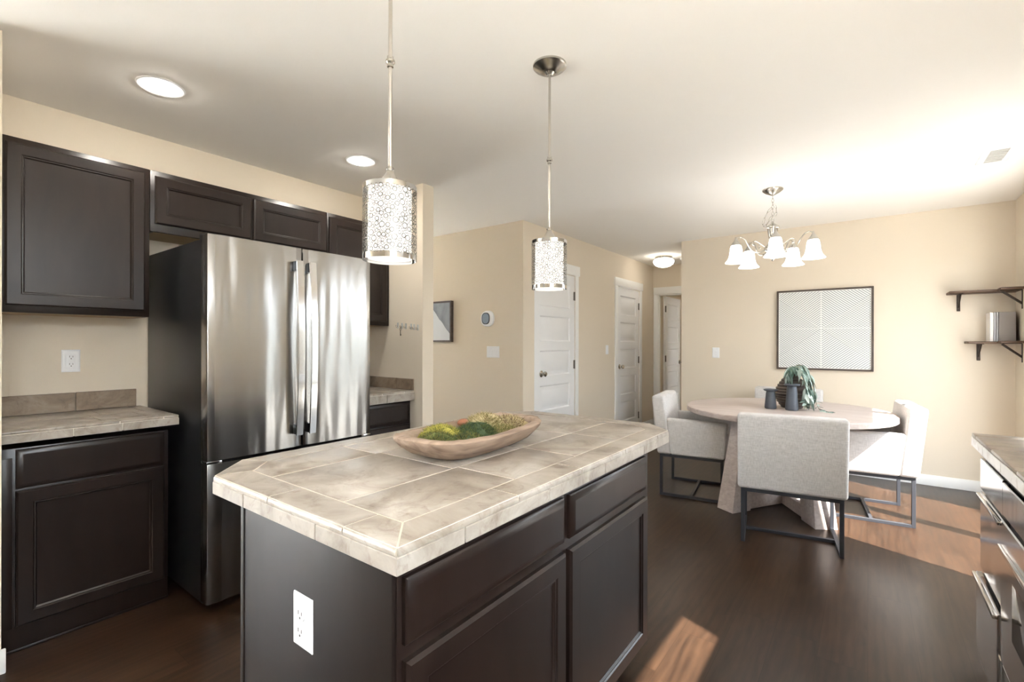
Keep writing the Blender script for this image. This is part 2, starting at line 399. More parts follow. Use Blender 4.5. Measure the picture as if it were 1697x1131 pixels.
window('added_window_2', 'y', XR+0.07, 0.55, 1.57, 1.93, 2.30, [], 0.02)  # unseen high opening added and sized to cast the small floor sun patch
window('added_window_3', 'y', XR+0.07, -0.75, 0.42, 0.95, 2.3, [])  # unseen window added to light the island from the right
window('added_window_4', 'x', YB-0.07, -5.9, -3.9, 0.15, 2.35, [-4.9])  # unseen window behind the camera, added for daylight fill
window('added_window_5', 'y', -6.57, -2.3, -0.2, 0.3, 2.3, [-1.25])  # unseen side window added for daylight fill
window('added_window_6', 'y', -6.57, 2.7, 3.6, 0.9, 2.0, [])  # unseen hall window added to let in daylight

# baseboards
def baseboard(name, a, b, h=0.095):
    mb = MB(); mb.box(a, b, 0, 0.004); return struct(name, mb, TRIM)
bb = 0.013
baseboard('baseboard_dining', (-1.76, YF-bb, 0), (XR, YF, 0.095))
baseboard('baseboard_right', (XR-bb, SL[1]+0.07, 0), (XR, YF-bb, 0.095))
baseboard('baseboard_doors', (XD, DB[1]+0.09, 0), (XD+bb, YC, 0.095))
baseboard('baseboard_between_doors', (XD, DA[1]+0.07, 0), (XD+bb, DB[0]-0.09, 0.095))
baseboard('baseboard_hall', (-6.5, YH-bb, 0), (XD+bb, YH, 0.095))
baseboard('baseboard_alcove_near', (-2.665, 0.16, 0), (-2.653, 0.297, 0.095))
baseboard('baseboard_alcove_far', (-2.675, 2.44, 0), (-2.662, 2.573, 0.095))

# ------------------------------------------------------------------ interior doors
def door_slab(P, w, h, panels=5, th=0.035):
    mb = MB()
    st, rl = 0.105, 0.10
    top, bot = 0.115, 0.19
    mb.box((0, 0, -th), (w, h, -0.012), M=P)
    mb.box((0, 0, -0.012), (st, h, 0), M=P); mb.box((w-st, 0, -0.012), (w, h, 0), M=P)
    ph = (h - top - bot - rl*(panels-1))/panels
    z = 0
    for i in range(panels):
        z0 = bot + i*(ph+rl)
        mb.box((st, z, -0.012), (w-st, z0, 0), M=P)
        mb.nest(P, w-2*st, ph, [(0, 0.0), (0.012, -0.0115), (0.03, -0.0115), (0.052, -0.003)], u0=st, v0=z0, back=False)
        z = z0 + ph
    mb.box((st, z, -0.012), (w-st, h, 0), M=P)
    return mb
def knob(parent, P, u, v):
    mb = MB()
    c = P(u, v, 0.0); n = (P(u, v, 1.0)-c).normalized()
    M = n.to_track_quat('Z', 'Y').to_matrix().to_4x4()
    mb.lathe([(0.032, 0.0), (0.034, 0.006), (0.026, 0.010), (0.012, 0.014), (0.011, 0.030), (0.020, 0.036), (0.028, 0.048), (0.027, 0.058), (0.018, 0.066), (0.001, 0.068)], c, 24, 0, M)
    o = obj('door_knob', mb, NICKEL, parent); o['label'] = 'brushed nickel round knob'; return o
def hinge(parent, P, u, v):
    mb = MB(); mb.tube([P(u, v-0.05, 0.004), P(u, v+0.05, 0.004)], 0.007, 8); mb.box((u-0.022, v-0.048, -0.002), (u+0.004, v+0.048, 0.0015), M=P)
    obj('hinge', mb, plain('hinge_metal', srgb(110, 104, 96), 0.4, 0.9), parent)

XS = XD - 0.004
for name, (a, b), lab in (('door_1', DA, 'white five-panel door behind the farther pendant, nearest the island'), ('door_2', DB, 'white five-panel door at the far end of the long wall')):
    P = lambda u, v, w, a=a: Vector((XS+w, a+0.004+u, 0.012+v))
    d = struct(name, door_slab(P, b-a-0.008, DTOP-0.018), DOORP, lab)
    knob(d, P, 0.075 if name == 'door_2' else 0.125, 0.945)
    for v in (0.21, 1.02, 1.80): hinge(d, P, b-a-0.012, v)
def casing(name, P, w, h, left=True, hd=0.11, cw=0.075, ext=0.02, lextra=0.0):
    mb = MB()
    if left: mb.box((-cw, 0, 0), (0, h, 0.016), 0, 0.003, M=P)
    mb.box((w, 0, 0), (w+cw, h, 0.016), 0, 0.003, M=P)
    mb.box((-(cw if left else 0.0)-ext, h, 0), (w+cw+ext, h+hd, 0.022), 0, 0.003, M=P)
    struct(name, mb, TRIM)
casing('trim_1', lambda u, v, w: Vector((XD+w, DA[0]+u, v)), DA[1]-DA[0], DTOP, left=False, cw=0.062)
casing('trim_2', lambda u, v, w: Vector((XD+w, DB[0]+u, v)), DB[1]-DB[0], DTOP, cw=0.08)
casing('trim_3', lambda u, v, w: Vector((DC[0]+u, YC-w, v)), DC[1]-DC[0], 2.03, cw=0.075, ext=0.0)
# the open third door
ang = math.radians(90)
hx, hy = DC[0]+0.06, YC+T+0.02
P3 = lambda u, v, w: Vector((hx+u*math.cos(ang)+w*math.sin(ang), hy+u*math.sin(ang)-w*math.cos(ang), 0.012+v))
d3 = struct('door_3', door_slab(P3, 0.735, 2.0), DOORP, 'white five-panel door standing ajar at the end of the corridor')
knob(d3, P3, 0.675, 0.945)
for v in (0.21, 1.02, 1.80): hinge(d3, P3, 0.0, v)
mb = MB()
mb.box((DC[0], YC, 0), (DC[0]+0.012, YC+0.045, 2.03)); mb.box((DC[1]-0.015, YC, 0), (DC[1], YC+T, 2.03)); mb.box((DC[0], YC, 2.015), (DC[1], YC+T, 2.03))
struct('trim_4', mb, TRIM)

# ------------------------------------------------------------------ kitchen cabinets (faces look towards +X)
DOOR_STEPS = [(0, 0), (0, 0.012), (0.007, 0.019), (0.050, 0.019), (0.054, 0.015), (0.058, 0.0155), (0.063, 0.009), (0.068, 0.009)]
DRAW_STEPS = [(0, 0), (0, 0.010), (0.005, 0.014), (0.018, 0.019), (0.022, 0.019)]
def kP(x): return lambda u, v, w: Vector((x+w, u, v))
def door_part(parent, P, u, v, w, h, steps=DOOR_STEPS, name='cabinet_door', mat=CAB):
    mb = MB(); mb.nest(P, w, h, steps, u0=u, v0=v); return obj(name, mb, mat, parent)

FB = -2.806  # base cabinet face frame plane
c = thing('base_cabinet', 'dark brown base cabinet with drawer and door, left of the refrigerator', 'cabinet', (-3.08, 0.58, 0))
mb = MB(); mb.box((XK+0.004, 0.289, 0.0), (FB, 0.872, 0.838), 0, 0.002); obj('cabinet_body', mb, CAB, c)
door_part(c, kP(FB), 0.339, 0.672, 0.515, 0.160, DRAW_STEPS, 'drawer')
door_part(c, kP(FB), 0.339, 0.105, 0.515, 0.557)
mb = MB(); mb.box((FB, 0.296, 0.10), (FB+0.006, 0.330, 0.80), 0, 0.002); obj('filler_strip', mb, CAB, c)
mb = MB(); mb.box((FB, 0.300, 0.0), (FB+0.007, 0.872, 0.012), 0, 0.003); obj('toe_trim', mb, CAB, c)

c = thing('base_cabinet', 'dark brown base cabinet right of the refrigerator beside the wall end', 'cabinet', (-3.08, 2.16, 0))
mb = MB(); mb.box((XK+0.004, 1.84, 0.0), (FB, 2.445, 0.838), 0, 0.002); obj('cabinet_body', mb, CAB, c)
door_part(c, kP(FB), 1.90, 0.672, 0.535, 0.160, [(0, 0), (0, 0.010), (0.005, 0.014), (0.018, 0.019), (0.026, 0.019), (0.030, 0.015)], 'drawer')
door_part(c, kP(FB), 1.90, 0.105, 0.535, 0.557)

FU = -3.062  # wall cabinets' face frame plane
def wall_cabinet(label, y0, y1, z0, z1, doors, name='wall_cabinet'):
    c = thing(name, label, 'cabinet', (-3.2, (y0+y1)/2, z0))
    mb = MB(); mb.box((XK+0.003, y0, z0), (FU, y1, z1), 0, 0.002)
    mb.box((XK+0.01, y0+0.02, z0-0.001), (FU-0.02, y1-0.02, z0+0.003), 1)
    obj('cabinet_body', mb, [CAB, CABIN], c)
    for (a, b, lo, hi) in doors: door_part(c, kP(FU), a, lo, b-a, hi-lo)
    return c
wall_cabinet('tall-doored dark brown wall cabinet over the left tiled counter', 0.289, 0.866, 1.41, 2.197, [(0.334, 0.843, 1.441, 2.170)])
wall_cabinet('low dark brown wall cabinet with two short doors above the refrigerator', 0.868, 1.900, 1.870, 2.197, [(0.888, 1.381, 1.912, 2.168), (1.399, 1.892, 1.912, 2.168)])
wall_cabinet('dark brown wall cabinet right of the refrigerator partly behind the near pendant', 1.902, 2.446, 1.41, 2.197, [(1.915, 2.418, 1.441, 2.168)])

# ------------------------------------------------------------------ tiled counters
def shrink(poly, d):
    n = len(poly); out = []
    for i in range(n):
        p0, p1, p2 = Vector(poly[i-1]), Vector(poly[i]), Vector(poly[(i+1) % n])
        e1 = (p1-p0).normalized(); e2 = (p2-p1).normalized()
        n1 = Vector((-e1.y, e1.x)); n2 = Vector((-e2.y, e2.x))
        k = 1 + n1.dot(n2)
        out.append(tuple(p1 + (n1+n2)*(d/max(k, 0.3))))
    return out
def ccw(poly):
    a = sum(poly[i-1][0]*poly[i][1]-poly[i][0]*poly[i-1][1] for i in range(len(poly)))
    return poly if a > 0 else list(reversed(poly))
def clip(poly, a, b, cc):
    """keep the part of poly where a*x+b*y<=cc"""
    out = []
    for i in range(len(poly)):
        p, q = poly[i-1], poly[i]
        dp, dq = a*p[0]+b*p[1]-cc, a*q[0]+b*q[1]-cc
        if dp <= 0: out.append(p)
        if dp*dq < 0:
            t = dp/(dp-dq); out.append((p[0]+(q[0]-p[0])*t, p[1]+(q[1]-p[1])*t))
    return out
def tiles(mb, polys, z0, z1, mi, gap=0.0024, bev=0.0012):
    for p in polys:
        if len(p) < 3: continue
        p = shrink(ccw(p), gap)
        mb.prism(p, z0, z1, mi, bev, 2)

# island
IX0, IX1, IY0, IY1, CH = -1.557, -0.660, 0.545, 2.105, 0.13
outline = [(IX0+CH, IY0), (IX1, IY0), (IX1, IY1-CH), (IX1-CH, IY1), (IX0+CH, IY1), (IX0, IY1-CH), (IX0, IY0+CH)]
isl = thing('island_countertop', 'beige stone tile countertop with clipped corners on the kitchen island', 'countertop', (-1.1, 1.3, 0.864))
mb = MB()
mb.prism(shrink(ccw(outline), 0.006), 0.866, 0.9130, 1)
BW = 0.090
inner = shrink(ccw(outline), BW)
field = []
xs = [IX0, -1.285, -0.957, IX1]; 
for i in range(3):
    offs = [IY0, 0.975+0.02*i, 1.302+0.02*i, 1.63+0.02*i, IY1]
    for j in range(4):
        p = clip(clip(clip(clip(list(inner), 1, 0, xs[i+1]), -1, 0, -xs[i]), 0, 1, offs[j+1]), 0, -1, -offs[j])
        if len(p) >= 3: field.append(p)
tiles(mb, field, 0.903, 0.914, 0)
# border tiles with mitred ends and a rounded nosing
o2 = ccw(outline); n = len(o2)
def border(mb, o2, inner, cuts, z0, z1, mi):
    n = len(o2)
    for i in range(n):
        a, b = Vector(o2[i]), Vector(o2[(i+1) % n]); c_, d_ = Vector(inner[(i+1) % n]), Vector(inner[i])
        e = (b-a).normalized(); L = (b-a).length; nn = Vector((-e.y, e.x))
        ts = [0.0] + [t for t in cuts(L) if 0.02 < t < L-0.02] + [L]
        for j in range(len(ts)-1):
            quad = [a+e*ts[j], a+e*ts[j+1], (c_ if j == len(ts)-2 else a+e*ts[j+1]+nn*BW), (d_ if j == 0 else a+e*ts[j]+nn*BW)]
            q = shrink([tuple(v) for v in quad], 0.0022)
            # nosing: outer edge rounded
            lo = [(x, y, z0) for x, y in q]; hi = [(x, y, z1) for x, y in q]
            va = [mb._v(p) for p in lo]; vb = [mb._v(p) for p in hi]
            fs = [mb.face(list(reversed(va)), mi), mb.face(vb, mi)] + [mb.face([va[k], va[(k+1)%4], vb[(k+1)%4], vb[k]], mi) for k in range(4)]
            ed = [ee for ee in {x for f in fs for x in f.edges} if set(ee.verts) == {vb[0], vb[1]}]
            bmesh.ops.bevel(mb.bm, geom=ed, offset=0.010, segments=5, profile=0.5, affect='EDGES')
border(mb, o2, inner, lambda L: [0.31*k + 0.06 for k in range(1, 6)] if L > 1 else ([0.30, 0.60] if L > 0.3 else []), 0.8985, 0.9142, 0)
def fascia(mb, o2, z0, z1, mi, cuts, th=0.010):
    n = len(o2)
    for i in range(n):
        a, b = Vector(o2[i]), Vector(o2[(i+1) % n]); e = (b-a).normalized(); L = (b-a).length; nn = Vector((-e.y, e.x))
        ts = [0.0] + [t for t in cuts(L) if 0.02 < t < L-0.02] + [L]
        for j in range(len(ts)-1):
            g0 = 0.0015 if j else 0.0; g1 = 0.0015 if j < len(ts)-2 else 0.0
            p = [a+e*(ts[j]+g0)+nn*0.001, a+e*(ts[j+1]-g1)+nn*0.001, a+e*(ts[j+1]-g1-(0.0 if g1 else th))+nn*(th+0.001), a+e*(ts[j]+g0+(0.0 if g0 else th))+nn*(th+0.001)]
            mb.prism([tuple(v) for v in p], z0, z1, mi, 0.0015, 1)
fascia(mb, o2, 0.864, 0.8975, 2, lambda L: [0.18+0.325*k for k in range(6)])
obj('island_top', mb, [TILE, GROUT, TILEF], isl)

c = thing('kitchen_island', 'dark brown island cabinet with two drawers and two doors in the foreground', 'kitchen island', (-1.0, 1.2, 0))
FI = -0.704
mb = MB()
mb.box((-1.305, 0.582, 0.10), (FI, 1.846, 0.8655), 0, 0.002)
mb.box((-1.305, 0.582, 0.0), (FI-0.07, 1.80, 0.10))
obj('cabinet_body', mb, CAB, c)
mb = MB(); mb.box((-1.308, 0.572, 0.0), (FI-0.002, 0.582, 0.8655), 0, 0.0015); mb.box((-1.313, 0.569, 0.0), (-1.296, 0.575, 0.8655), 0, 0.002); obj('end_panel', mb, grain('island_end_panel', srgb(27, 20, 17), srgb(33, 25, 21), (5, 5, 1.2), 0.42, scale=2, bump=0.03, spec=0.22), c)
door_part(c, kP(FI), 0.594, 0.706, 0.582, 0.128, DRAW_STEPS, 'drawer')
door_part(c, kP(FI), 1.208, 0.706, 0.590, 0.128, DRAW_STEPS, 'drawer')
door_part(c, kP(FI), 0.594, 0.115, 0.585, 0.561)
door_part(c, kP(FI), 1.204, 0.115, 0.600, 0.561)

DGROUT = plain('dark_grout', srgb(92, 82, 72), 0.8)
def slab_counter(name, label, x0, x1, y0, y1, z0, z1, front, cutsx, cutsy, back_tile=True, tile=TILE, fas=TILEF):
    """rectangular tiled counter; front = '+x' or '-x'"""
    c = thing(name, label, 'countertop', ((x0+x1)/2, (y0+y1)/2, z0))
    mb = MB(); mb.box((x0+0.004, y0+0.003, z0+0.002), (x1-0.004, y1-0.004, z1-0.0025), 1)
    xs = [x0]+cutsx+[x1]; 
    for i in range(len(xs)-1):
        ys = [y0] + [q + (0.0 if i % 2 else 0.05) for q in cutsy if y0+0.03 < q+(0.0 if i % 2 else 0.05) < y1-0.03] + [y1]
        for j in range(len(ys)-1):
            q = shrink([(xs[i], ys[j]), (xs[i+1], ys[j]), (xs[i+1], ys[j+1]), (xs[i], ys[j+1])], 0.002)
            mb.prism(q, z1-0.012, z1, 0, 0.0025, 2)
    xf = x1 if front == '+x' else x0
    ys = [y0] + [q-0.11 for q in cutsy if y0+0.03 < q-0.11 < y1-0.03] + [y1]
    for j in range(len(ys)-1):
        a, b = (xf-0.006, xf) if front == '+x' else (xf, xf+0.006)
        mb.box((a, ys[j]+0.0015, z0), (b, ys[j+1]-0.0015, z1-0.0135), 2, 0.0015, 1)
    for yy in (y0, y1):
        a, b = (yy, yy+0.006) if yy == y0 else (yy-0.006, yy)
        mb.box((min(x0, x1)+0.01, a, z0), (max(x0, x1)-0.01, b, z1-0.0135), 2, 0.0015, 1)
    o = obj('counter_top', mb, [tile, GROUT if tile is TILE else DGROUT, fas], c)
    return c
ct = slab_counter('tiled_countertop', 'beige tiled countertop on the cabinet left of the refrigerator', XK+0.003, -2.757, 0.288, 0.905, 0.8655, 0.914, '+x', [-3.05, -2.84], [0.62, 0.79])
def backsplash(parent, boxes):
    mb = MB()
    for a, b in boxes: mb.box(a, b, 0, 0.002, 1)
    obj('backsplash', mb, TILED, parent)
backsplash(ct, [((XK+0.003, 0.289, 0.9145), (XK+0.015, 0.62, 1.012)), ((XK+0.003, 0.623, 0.9145), (XK+0.015, 0.880, 1.012))])
ct = slab_counter('tiled_countertop', 'small beige tiled countertop right of the refrigerator', XK+0.003, -2.757, 1.85, 2.448, 0.8405, 0.914, '+x', [-3.05, -2.84], [2.1, 2.3])
backsplash(ct, [((XK+0.003, 1.86, 0.9145), (XK+0.015, 2.437, 1.012)), ((XK+0.016, 2.438, 0.9145), (-2.96, 2.449, 1.000)), ((-2.957, 2.438, 0.9145), (-2.765, 2.449, 1.000))])
TILEK = tile_mat('greybrown_tile', srgb(112, 100, 88), srgb(132, 120, 106), srgb(150, 138, 124), 0.3)
TILE_GLARE = tile_mat('glare_edge_tile', srgb(222, 218, 212), srgb(232, 230, 226), srgb(238, 236, 232), 0.3)  # edge tile whitened so the bright glare on this fascia sits in its colour
slab_counter('tiled_countertop', 'greyish tiled countertop at the right edge above the steel appliances', 0.338, XR-0.003, -1.2, 2.672, 0.864, 0.914, '-x', [0.53, 0.82], [-0.8, -0.3, 0.2, 0.7, 1.1, 1.5, 1.9, 2.25, 2.54], tile=TILEK, fas=TILE_GLARE)

# ------------------------------------------------------------------ refrigerator
f = thing('refrigerator', 'stainless steel french door refrigerator with black sides', 'refrigerator', (-2.9, 1.372, 0))
mb = MB(); mb.box((-3.30, 0.926, 0.03), (-2.552, 1.818, 1.772), 0, 0.004)
mb.box((-3.25, 0.95, 0.0), (-2.60, 1.79, 0.03)); obj('fridge_body', mb, STEELK, f)
mb = MB(); mb.box((-2.552, 0.934, 0.06), (-2.540, 1.810, 1.770)); obj('door_gasket', mb, DARK, f)
def fdoor(name, y0, y1, z0, z1, bow=0.006):
    mb = MB(); N = 14; lo = []; 
    front = [(-2.466+bow*(1-((2*i/N-1)**2)), y0+(y1-y0)*i/N) for i in range(N+1)]
    poly = front + [(-2.540, y1), (-2.540, y0)]
    mb.prism(ccw(poly), z0, z1, 0, 0.003, 2)
    return obj(name, mb, STEEL, f, angle=25)
dl = fdoor('fridge_door', 0.921, 1.3805, 0.716, 1.787); drt = fdoor('fridge_door', 1.3885, 1.826, 0.716, 1.787); fz = fdoor('freezer_drawer', 0.921, 1.826, 0.045, 0.702)
def fhandle(parent, y):
    mb = MB(); N = 20
    for i in range(N):
        t0, t1 = i/N, (i+1)/N
        bow = lambda t: -2.418 + 0.022*math.sin(PI*t)
        z0, z1 = 0.783+0.93*t0, 0.783+0.93*t1
        mb.hexa([(bow(t0)-0.016, y-0.014, z0), (bow(t0), y-0.017, z0), (bow(t0), y+0.017, z0), (bow(t0)-0.016, y+0.014, z0)],
                [(bow(t1)-0.016, y-0.014, z1), (bow(t1), y-0.017, z1), (bow(t1), y+0.017, z1), (bow(t1)-0.016, y+0.014, z1)])
    bmesh.ops.remove_doubles(mb.bm, verts=mb.bm.verts, dist=1e-5)
    mb.box((-2.470, y-0.013, 0.785), (-2.420, y+0.013, 0.835), 1, 0.003); mb.box((-2.470, y-0.013, 1.660), (-2.420, y+0.013, 1.712), 1, 0.003)
    obj('door_handle', mb, [STEELP, plain('handle_end', srgb(60, 64, 70), 0.3, 0.9)], parent)
fhandle(dl, 1.347); fhandle(drt, 1.421)
mb = MB(); mb.tube([(-2.415, 1.02, 0.63), (-2.405, 1.37, 0.63), (-2.415, 1.73, 0.63)], 0.014, 10); mb.box((-2.47, 1.01, 0.617), (-2.41, 1.035, 0.643)); mb.box((-2.47, 1.715, 0.617), (-2.41, 1.74, 0.643)); obj('drawer_handle', mb, STEELP, fz)
for y0, y1 in ((0.935, 0.99), (1.755, 1.81)):
    mb = MB(); mb.box((-2.60, y0, 1.772), (-2.51, y1, 1.800), 0, 0.004); obj('hinge_cover', mb, DARK, f)
for y0, y1 in ((0.918, 0.985), (1.765, 1.829)):
    mb = MB(); mb.box((-2.53, y0, 0.703), (-2.464, y1, 0.715), 0, 0.002); mb.lathe([(0.009, 0), (0.009, 0.014)], (-2.485, y0+0.012 if y0 < 1.2 else y1-0.012, 0.702), 12); obj('hinge_bracket', mb, CHROME, f)
M = Matrix.Rotation(PI/2, 4, 'Y')
mb = MB(); mb.lathe([(0.016, 0), (0.016, 0.002), (0.0145, 0.0028), (0.0135, 0.0018), (0.001, 0.0018)], (-2.4645, 1.724, 1.705), 32, 0, M)
for k, (cy, cz, rr_) in enumerate(((1.719, 1.707, 0.0042), (1.7285, 1.7035, 0.0042))):
    mb.tube([(-2.4622, cy+rr_*math.cos(t), cz+rr_*math.sin(t)) for t in [0.4+5.2*i/14 for i in range(15)]], 0.0008, 6)
mb.tube([(-2.4622, 1.714+0.020*i/10, 1.699+0.0018*math.sin(i)+0.001*i*0.5) for i in range(11)], 0.0008, 6)
obj('badge', mb, NICKEL, drt)['label'] = 'round brushed metal badge'

# ------------------------------------------------------------------ pendants
GLOW = emit('opal_glass_lit', (1.0, 0.94, 0.83, 1), 0.42*LAMP)
GLOWB = emit('opal_disc_lit', (1.0, 0.95, 0.86, 1), 0.9*LAMP)
LATT = plain('dark_lattice_metal', srgb(96, 94, 88), 0.35, 0.9)
def make_pendant(label, x, y, z0, z1, zk):
    p = thing('pendant_lamp', label, 'pendant lamp', (x, y, z0), 0, 'drum pendants over the island')
    R = 0.076
    mb = MB(); mb.lathe([(0.072, H), (0.072, H-0.008), (0.066, H-0.014), (0.048, H-0.022), (0.040, H-0.030), (0.022, H-0.034), (0.012, H-0.045), (0.001, H-0.045)], (x, y, 0), 40); obj('canopy', mb, NICKEL, p)
    mb = MB(); mb.lathe([(0.0055, z1+0.05), (0.0055, zk-0.018), (0.009, zk-0.016), (0.009, zk-0.008), (0.013, zk-0.003), (0.013, zk+0.003), (0.009, zk+0.008), (0.009, zk+0.014), (0.0055, zk+0.016), (0.0055, H-0.03)], (x, y, 0), 16); obj('stem', mb, NICKEL, p)
    mb = MB(); mb.lathe([(0.034, z1), (0.034, z1+0.006), (0.026, z1+0.018), (0.015, z1+0.034), (0.010, z1+0.046), (0.013, z1+0.050), (0.010, z1+0.056), (0.0055, z1+0.060)], (x, y, 0), 28); obj('socket_cup', mb, NICKEL, p)
    for lo, hi in ((z0, z0+0.016), (z1-0.014, z1)):
        mb = MB()
        mb.lathe([(R, lo), (R, hi)], (x, y, 0), 64, caps=False); mb.lathe([(R-0.0014, lo), (R-0.0014, hi)], (x, y, 0), 64, caps=False)
        for rim_ in (lo, hi): mb.lathe([(R-0.0014, rim_), (R, rim_)], (x, y, 0), 64, caps=False)
        bmesh.ops.remove_doubles(mb.bm, verts=mb.bm.verts, dist=1e-5)
        if hi == z1:
            for k in range(3):
                t = 2*PI*k/3+0.4; mb.tube([(x+0.03*math.cos(t), y+0.03*math.sin(t), z1+0.003), (x+(R-0.001)*math.cos(t), y+(R-0.001)*math.sin(t), z1-0.003)], 0.002, 6)
        obj('shade_band', mb, CHROME, p)
    # lattice of soldered rings, packed on the unrolled drum
    rnd = random.Random(11); circ = []; Wd = 2*PI*R; h0, h1 = z0+0.014, z1-0.012
    for rad, tries in ((0.0080, 70), (0.0062, 400), (0.0046, 2500), (0.0032, 5000), (0.0023, 6000)):
        for _ in range(tries):
            a, b = rnd.uniform(0, Wd), rnd.uniform(h0+rad*0.6, h1-rad*0.6)
            ok = True
            for (ca, cb_, cr) in circ:
                da = abs(a-ca); da = min(da, Wd-da)
                if da*da+(b-cb_)**2 < (rad+cr-0.0004)**2: ok = False; break
            if ok: circ.append((a, b, rad))
    mb = MB()
    for a, b, rad in circ:
        t = 0.0017 if rad > 0.006 else (0.0012 if rad > 0.004 else 0.0009); ns = 14
        for off in (0.0,):
            ring = []
            for k in range(ns):
                th = 2*PI*k/ns
                for q in (rad+t*0.4, rad-t):
                    aa = (a+q*math.cos(th))/R; ring.append(mb._v((x+R*math.cos(aa), y+R*math.sin(aa), b+q*math.sin(th))))
            for k in range(ns):
                mb.face([ring[2*k], ring[(2*k+2) % (2*ns)], ring[(2*k+3) % (2*ns)], ring[2*k+1]])
    obj('shade_lattice', mb, LATT, p, flat=True)
    Ri = 0.061
    mb = MB(); mb.lathe([(Ri, z0+0.008), (Ri, z1-0.006), (0.001, z1-0.004)], (x, y, 0), 40, caps=False); obj('diffuser', mb, GLOW, p)
    mb = MB(); mb.lathe([(0.001, z0+0.006), (Ri, z0+0.006), (Ri, z0+0.009)], (x, y, 0), 40, caps=False); obj('diffuser_disc', mb, GLOWB, p)
    return p
make_pendant('nearer drum pendant lamp on a nickel rod, in front of the refrigerator', -1.10, 0.882, 1.512, 1.724, 2.085)
make_pendant('farther drum pendant lamp on a nickel rod, in front of the white door', -1.10, 1.735, 1.508, 1.716, 2.065)

# ------------------------------------------------------------------ recessed lights, flush light, vent, smoke detector
REC = emit('recessed_lens_lit', (1.0, 0.94, 0.85, 1), 90*LAMP)
def recessed(label, x, y):
    p = thing('recessed_light', label, 'ceiling light', (x, y, H-0.006), 0, 'recessed lights along the cabinets')
    mb = MB(); mb.lathe([(0.065, H-0.001), (0.067, H-0.005), (0.090, H-0.005), (0.095, H-0.0005)], (x, y, 0), 48, caps=False); obj('trim_ring', mb, PLATE, p)
    mb = MB(); mb.lathe([(0.001, H-0.018), (0.028, H-0.0165), (0.050, H-0.012), (0.063, H-0.0055), (0.0645, H-0.0005)], (x, y, 0), 48, caps=False); obj('lens', mb, REC, p)
recessed('nearer round recessed ceiling light above the left wall cabinet', -2.655, 0.794)
recessed('farther round recessed ceiling light left of the near pendant', -2.678, 1.908)

p = thing('flush_ceiling_light', 'round flush ceiling light glowing in the corridor', 'ceiling light', (-2.24, 6.45, H))
mb = MB(); mb.lathe([(0.115, H-0.001), (0.118, H-0.01), (0.112, H-0.045), (0.10, H-0.048)], (-2.24, 6.45, 0), 40, caps=False); obj('rim', mb, NICKEL, p)
mb = MB(); mb.lathe([(0.112, H-0.046), (0.135, H-0.066), (0.138, H-0.085), (0.125, H-0.115), (0.09, H-0.143), (0.045, H-0.157), (0.001, H-0.160)], (-2.24, 6.45, 0), 40, caps=False); obj('glass_bowl', mb, emit('flush_bowl_lit', (1, 0.93, 0.82, 1), 5.0*LAMP), p)
mb = MB(); mb.lathe([(0.065, H-0.001), (0.065, H-0.025), (0.05, H-0.038), (0.001, H-0.04)], (-2.05, 6.78, 0), 32); tag(obj('smoke_detector', mb, PLATE), 'white round smoke detector behind the corridor ceiling light', 'smoke detector')

v = thing('ceiling_vent', 'white rectangular air vent in the dining ceiling', 'vent', (0.65, 4.24, H))
mb = MB(); Pv = lambda a, b, c_: Vector((0.572+a, 4.08+b, H-c_))
mb.nest(Pv, 0.155, 0.325, [(0, 0.0), (0.0, 0.004), (0.012, 0.009), (0.034, 0.009), (0.036, 0.003)]); obj('frame', mb, PLATE, v)
for k in range(9):
    mb = MB(); yy = 4.122+0.0295*k; mb.box((0.608, yy, H-0.008), (0.692, yy+0.018, H-0.0055), 0, 0); obj('slat', mb, plain('vent_slat', srgb(200, 200, 198), 0.5) if k == 0 else bpy.data.materials['vent_slat'], v)

# ------------------------------------------------------------------ wall plates
def plate(name, label, cat, P, w, h, group=None):
    t = thing(name, label, cat, P(0, 0, 0), 0, group)
    mb = MB(); mb.nest(lambda u, v, d: P(u-w/2, v-h/2, d), w, h, [(0, 0.0005), (0.0, 0.003), (0.006, 0.007), (0.014, 0.0075)]); obj('cover_plate', mb, PLATE, t)
    return t
def outlet_faces(t, P, decora):
    if decora:
        mb = MB(); mb.nest(lambda u, v, d: P(u-0.017, v-0.034, d), 0.034, 0.068, [(0, 0.0076), (0.0, 0.009), (0.002, 0.0095)]); obj('receptacle', mb, PLATE, t)
    for s in (-1, 1):
        mb = MB()
        cz = s*0.0195
        if not decora:
            c = P(0, cz, 0.0076); n = (P(0, 0, 1)-P(0, 0, 0)).normalized(); M = n.to_track_quat('Z', 'Y').to_matrix().to_4x4()
            fc = MB(); fc.lathe([(0.0165, 0), (0.0165, 0.0018), (0.015, 0.0025), (0.001, 0.0025)], c, 24, 0, M); obj('receptacle', fc, PLATE, t)
        d = 0.0096 if decora else 0.0102
        mb.box((-0.0075, cz-0.001, d-0.001), (-0.0055, cz+0.008, d+0.0004), M=P); mb.box((0.0055, cz-0.001, d-0.001), (0.0075, cz+0.007, d+0.0004), M=P)
        mb.box((-0.002, cz-0.010, d-0.001), (0.002, cz-0.0055, d+0.0004), M=P)
        obj('socket_slots', mb, SLOT, t)
Pw = lambda u, v, w: Vector((XK+w, 0.605+u, 1.178+v))
outlet_faces(plate('wall_outlet', 'white power outlet on the wall over the left counter', 'outlet', Pw, 0.074, 0.117), Pw, True)
Pi = lambda u, v, w: Vector((-1.008+u, 0.572-w, 0.653+v))
outlet_faces(plate('wall_outlet', 'white duplex power outlet on the end of the dark island', 'outlet', Pi, 0.076, 0.118), Pi, False)
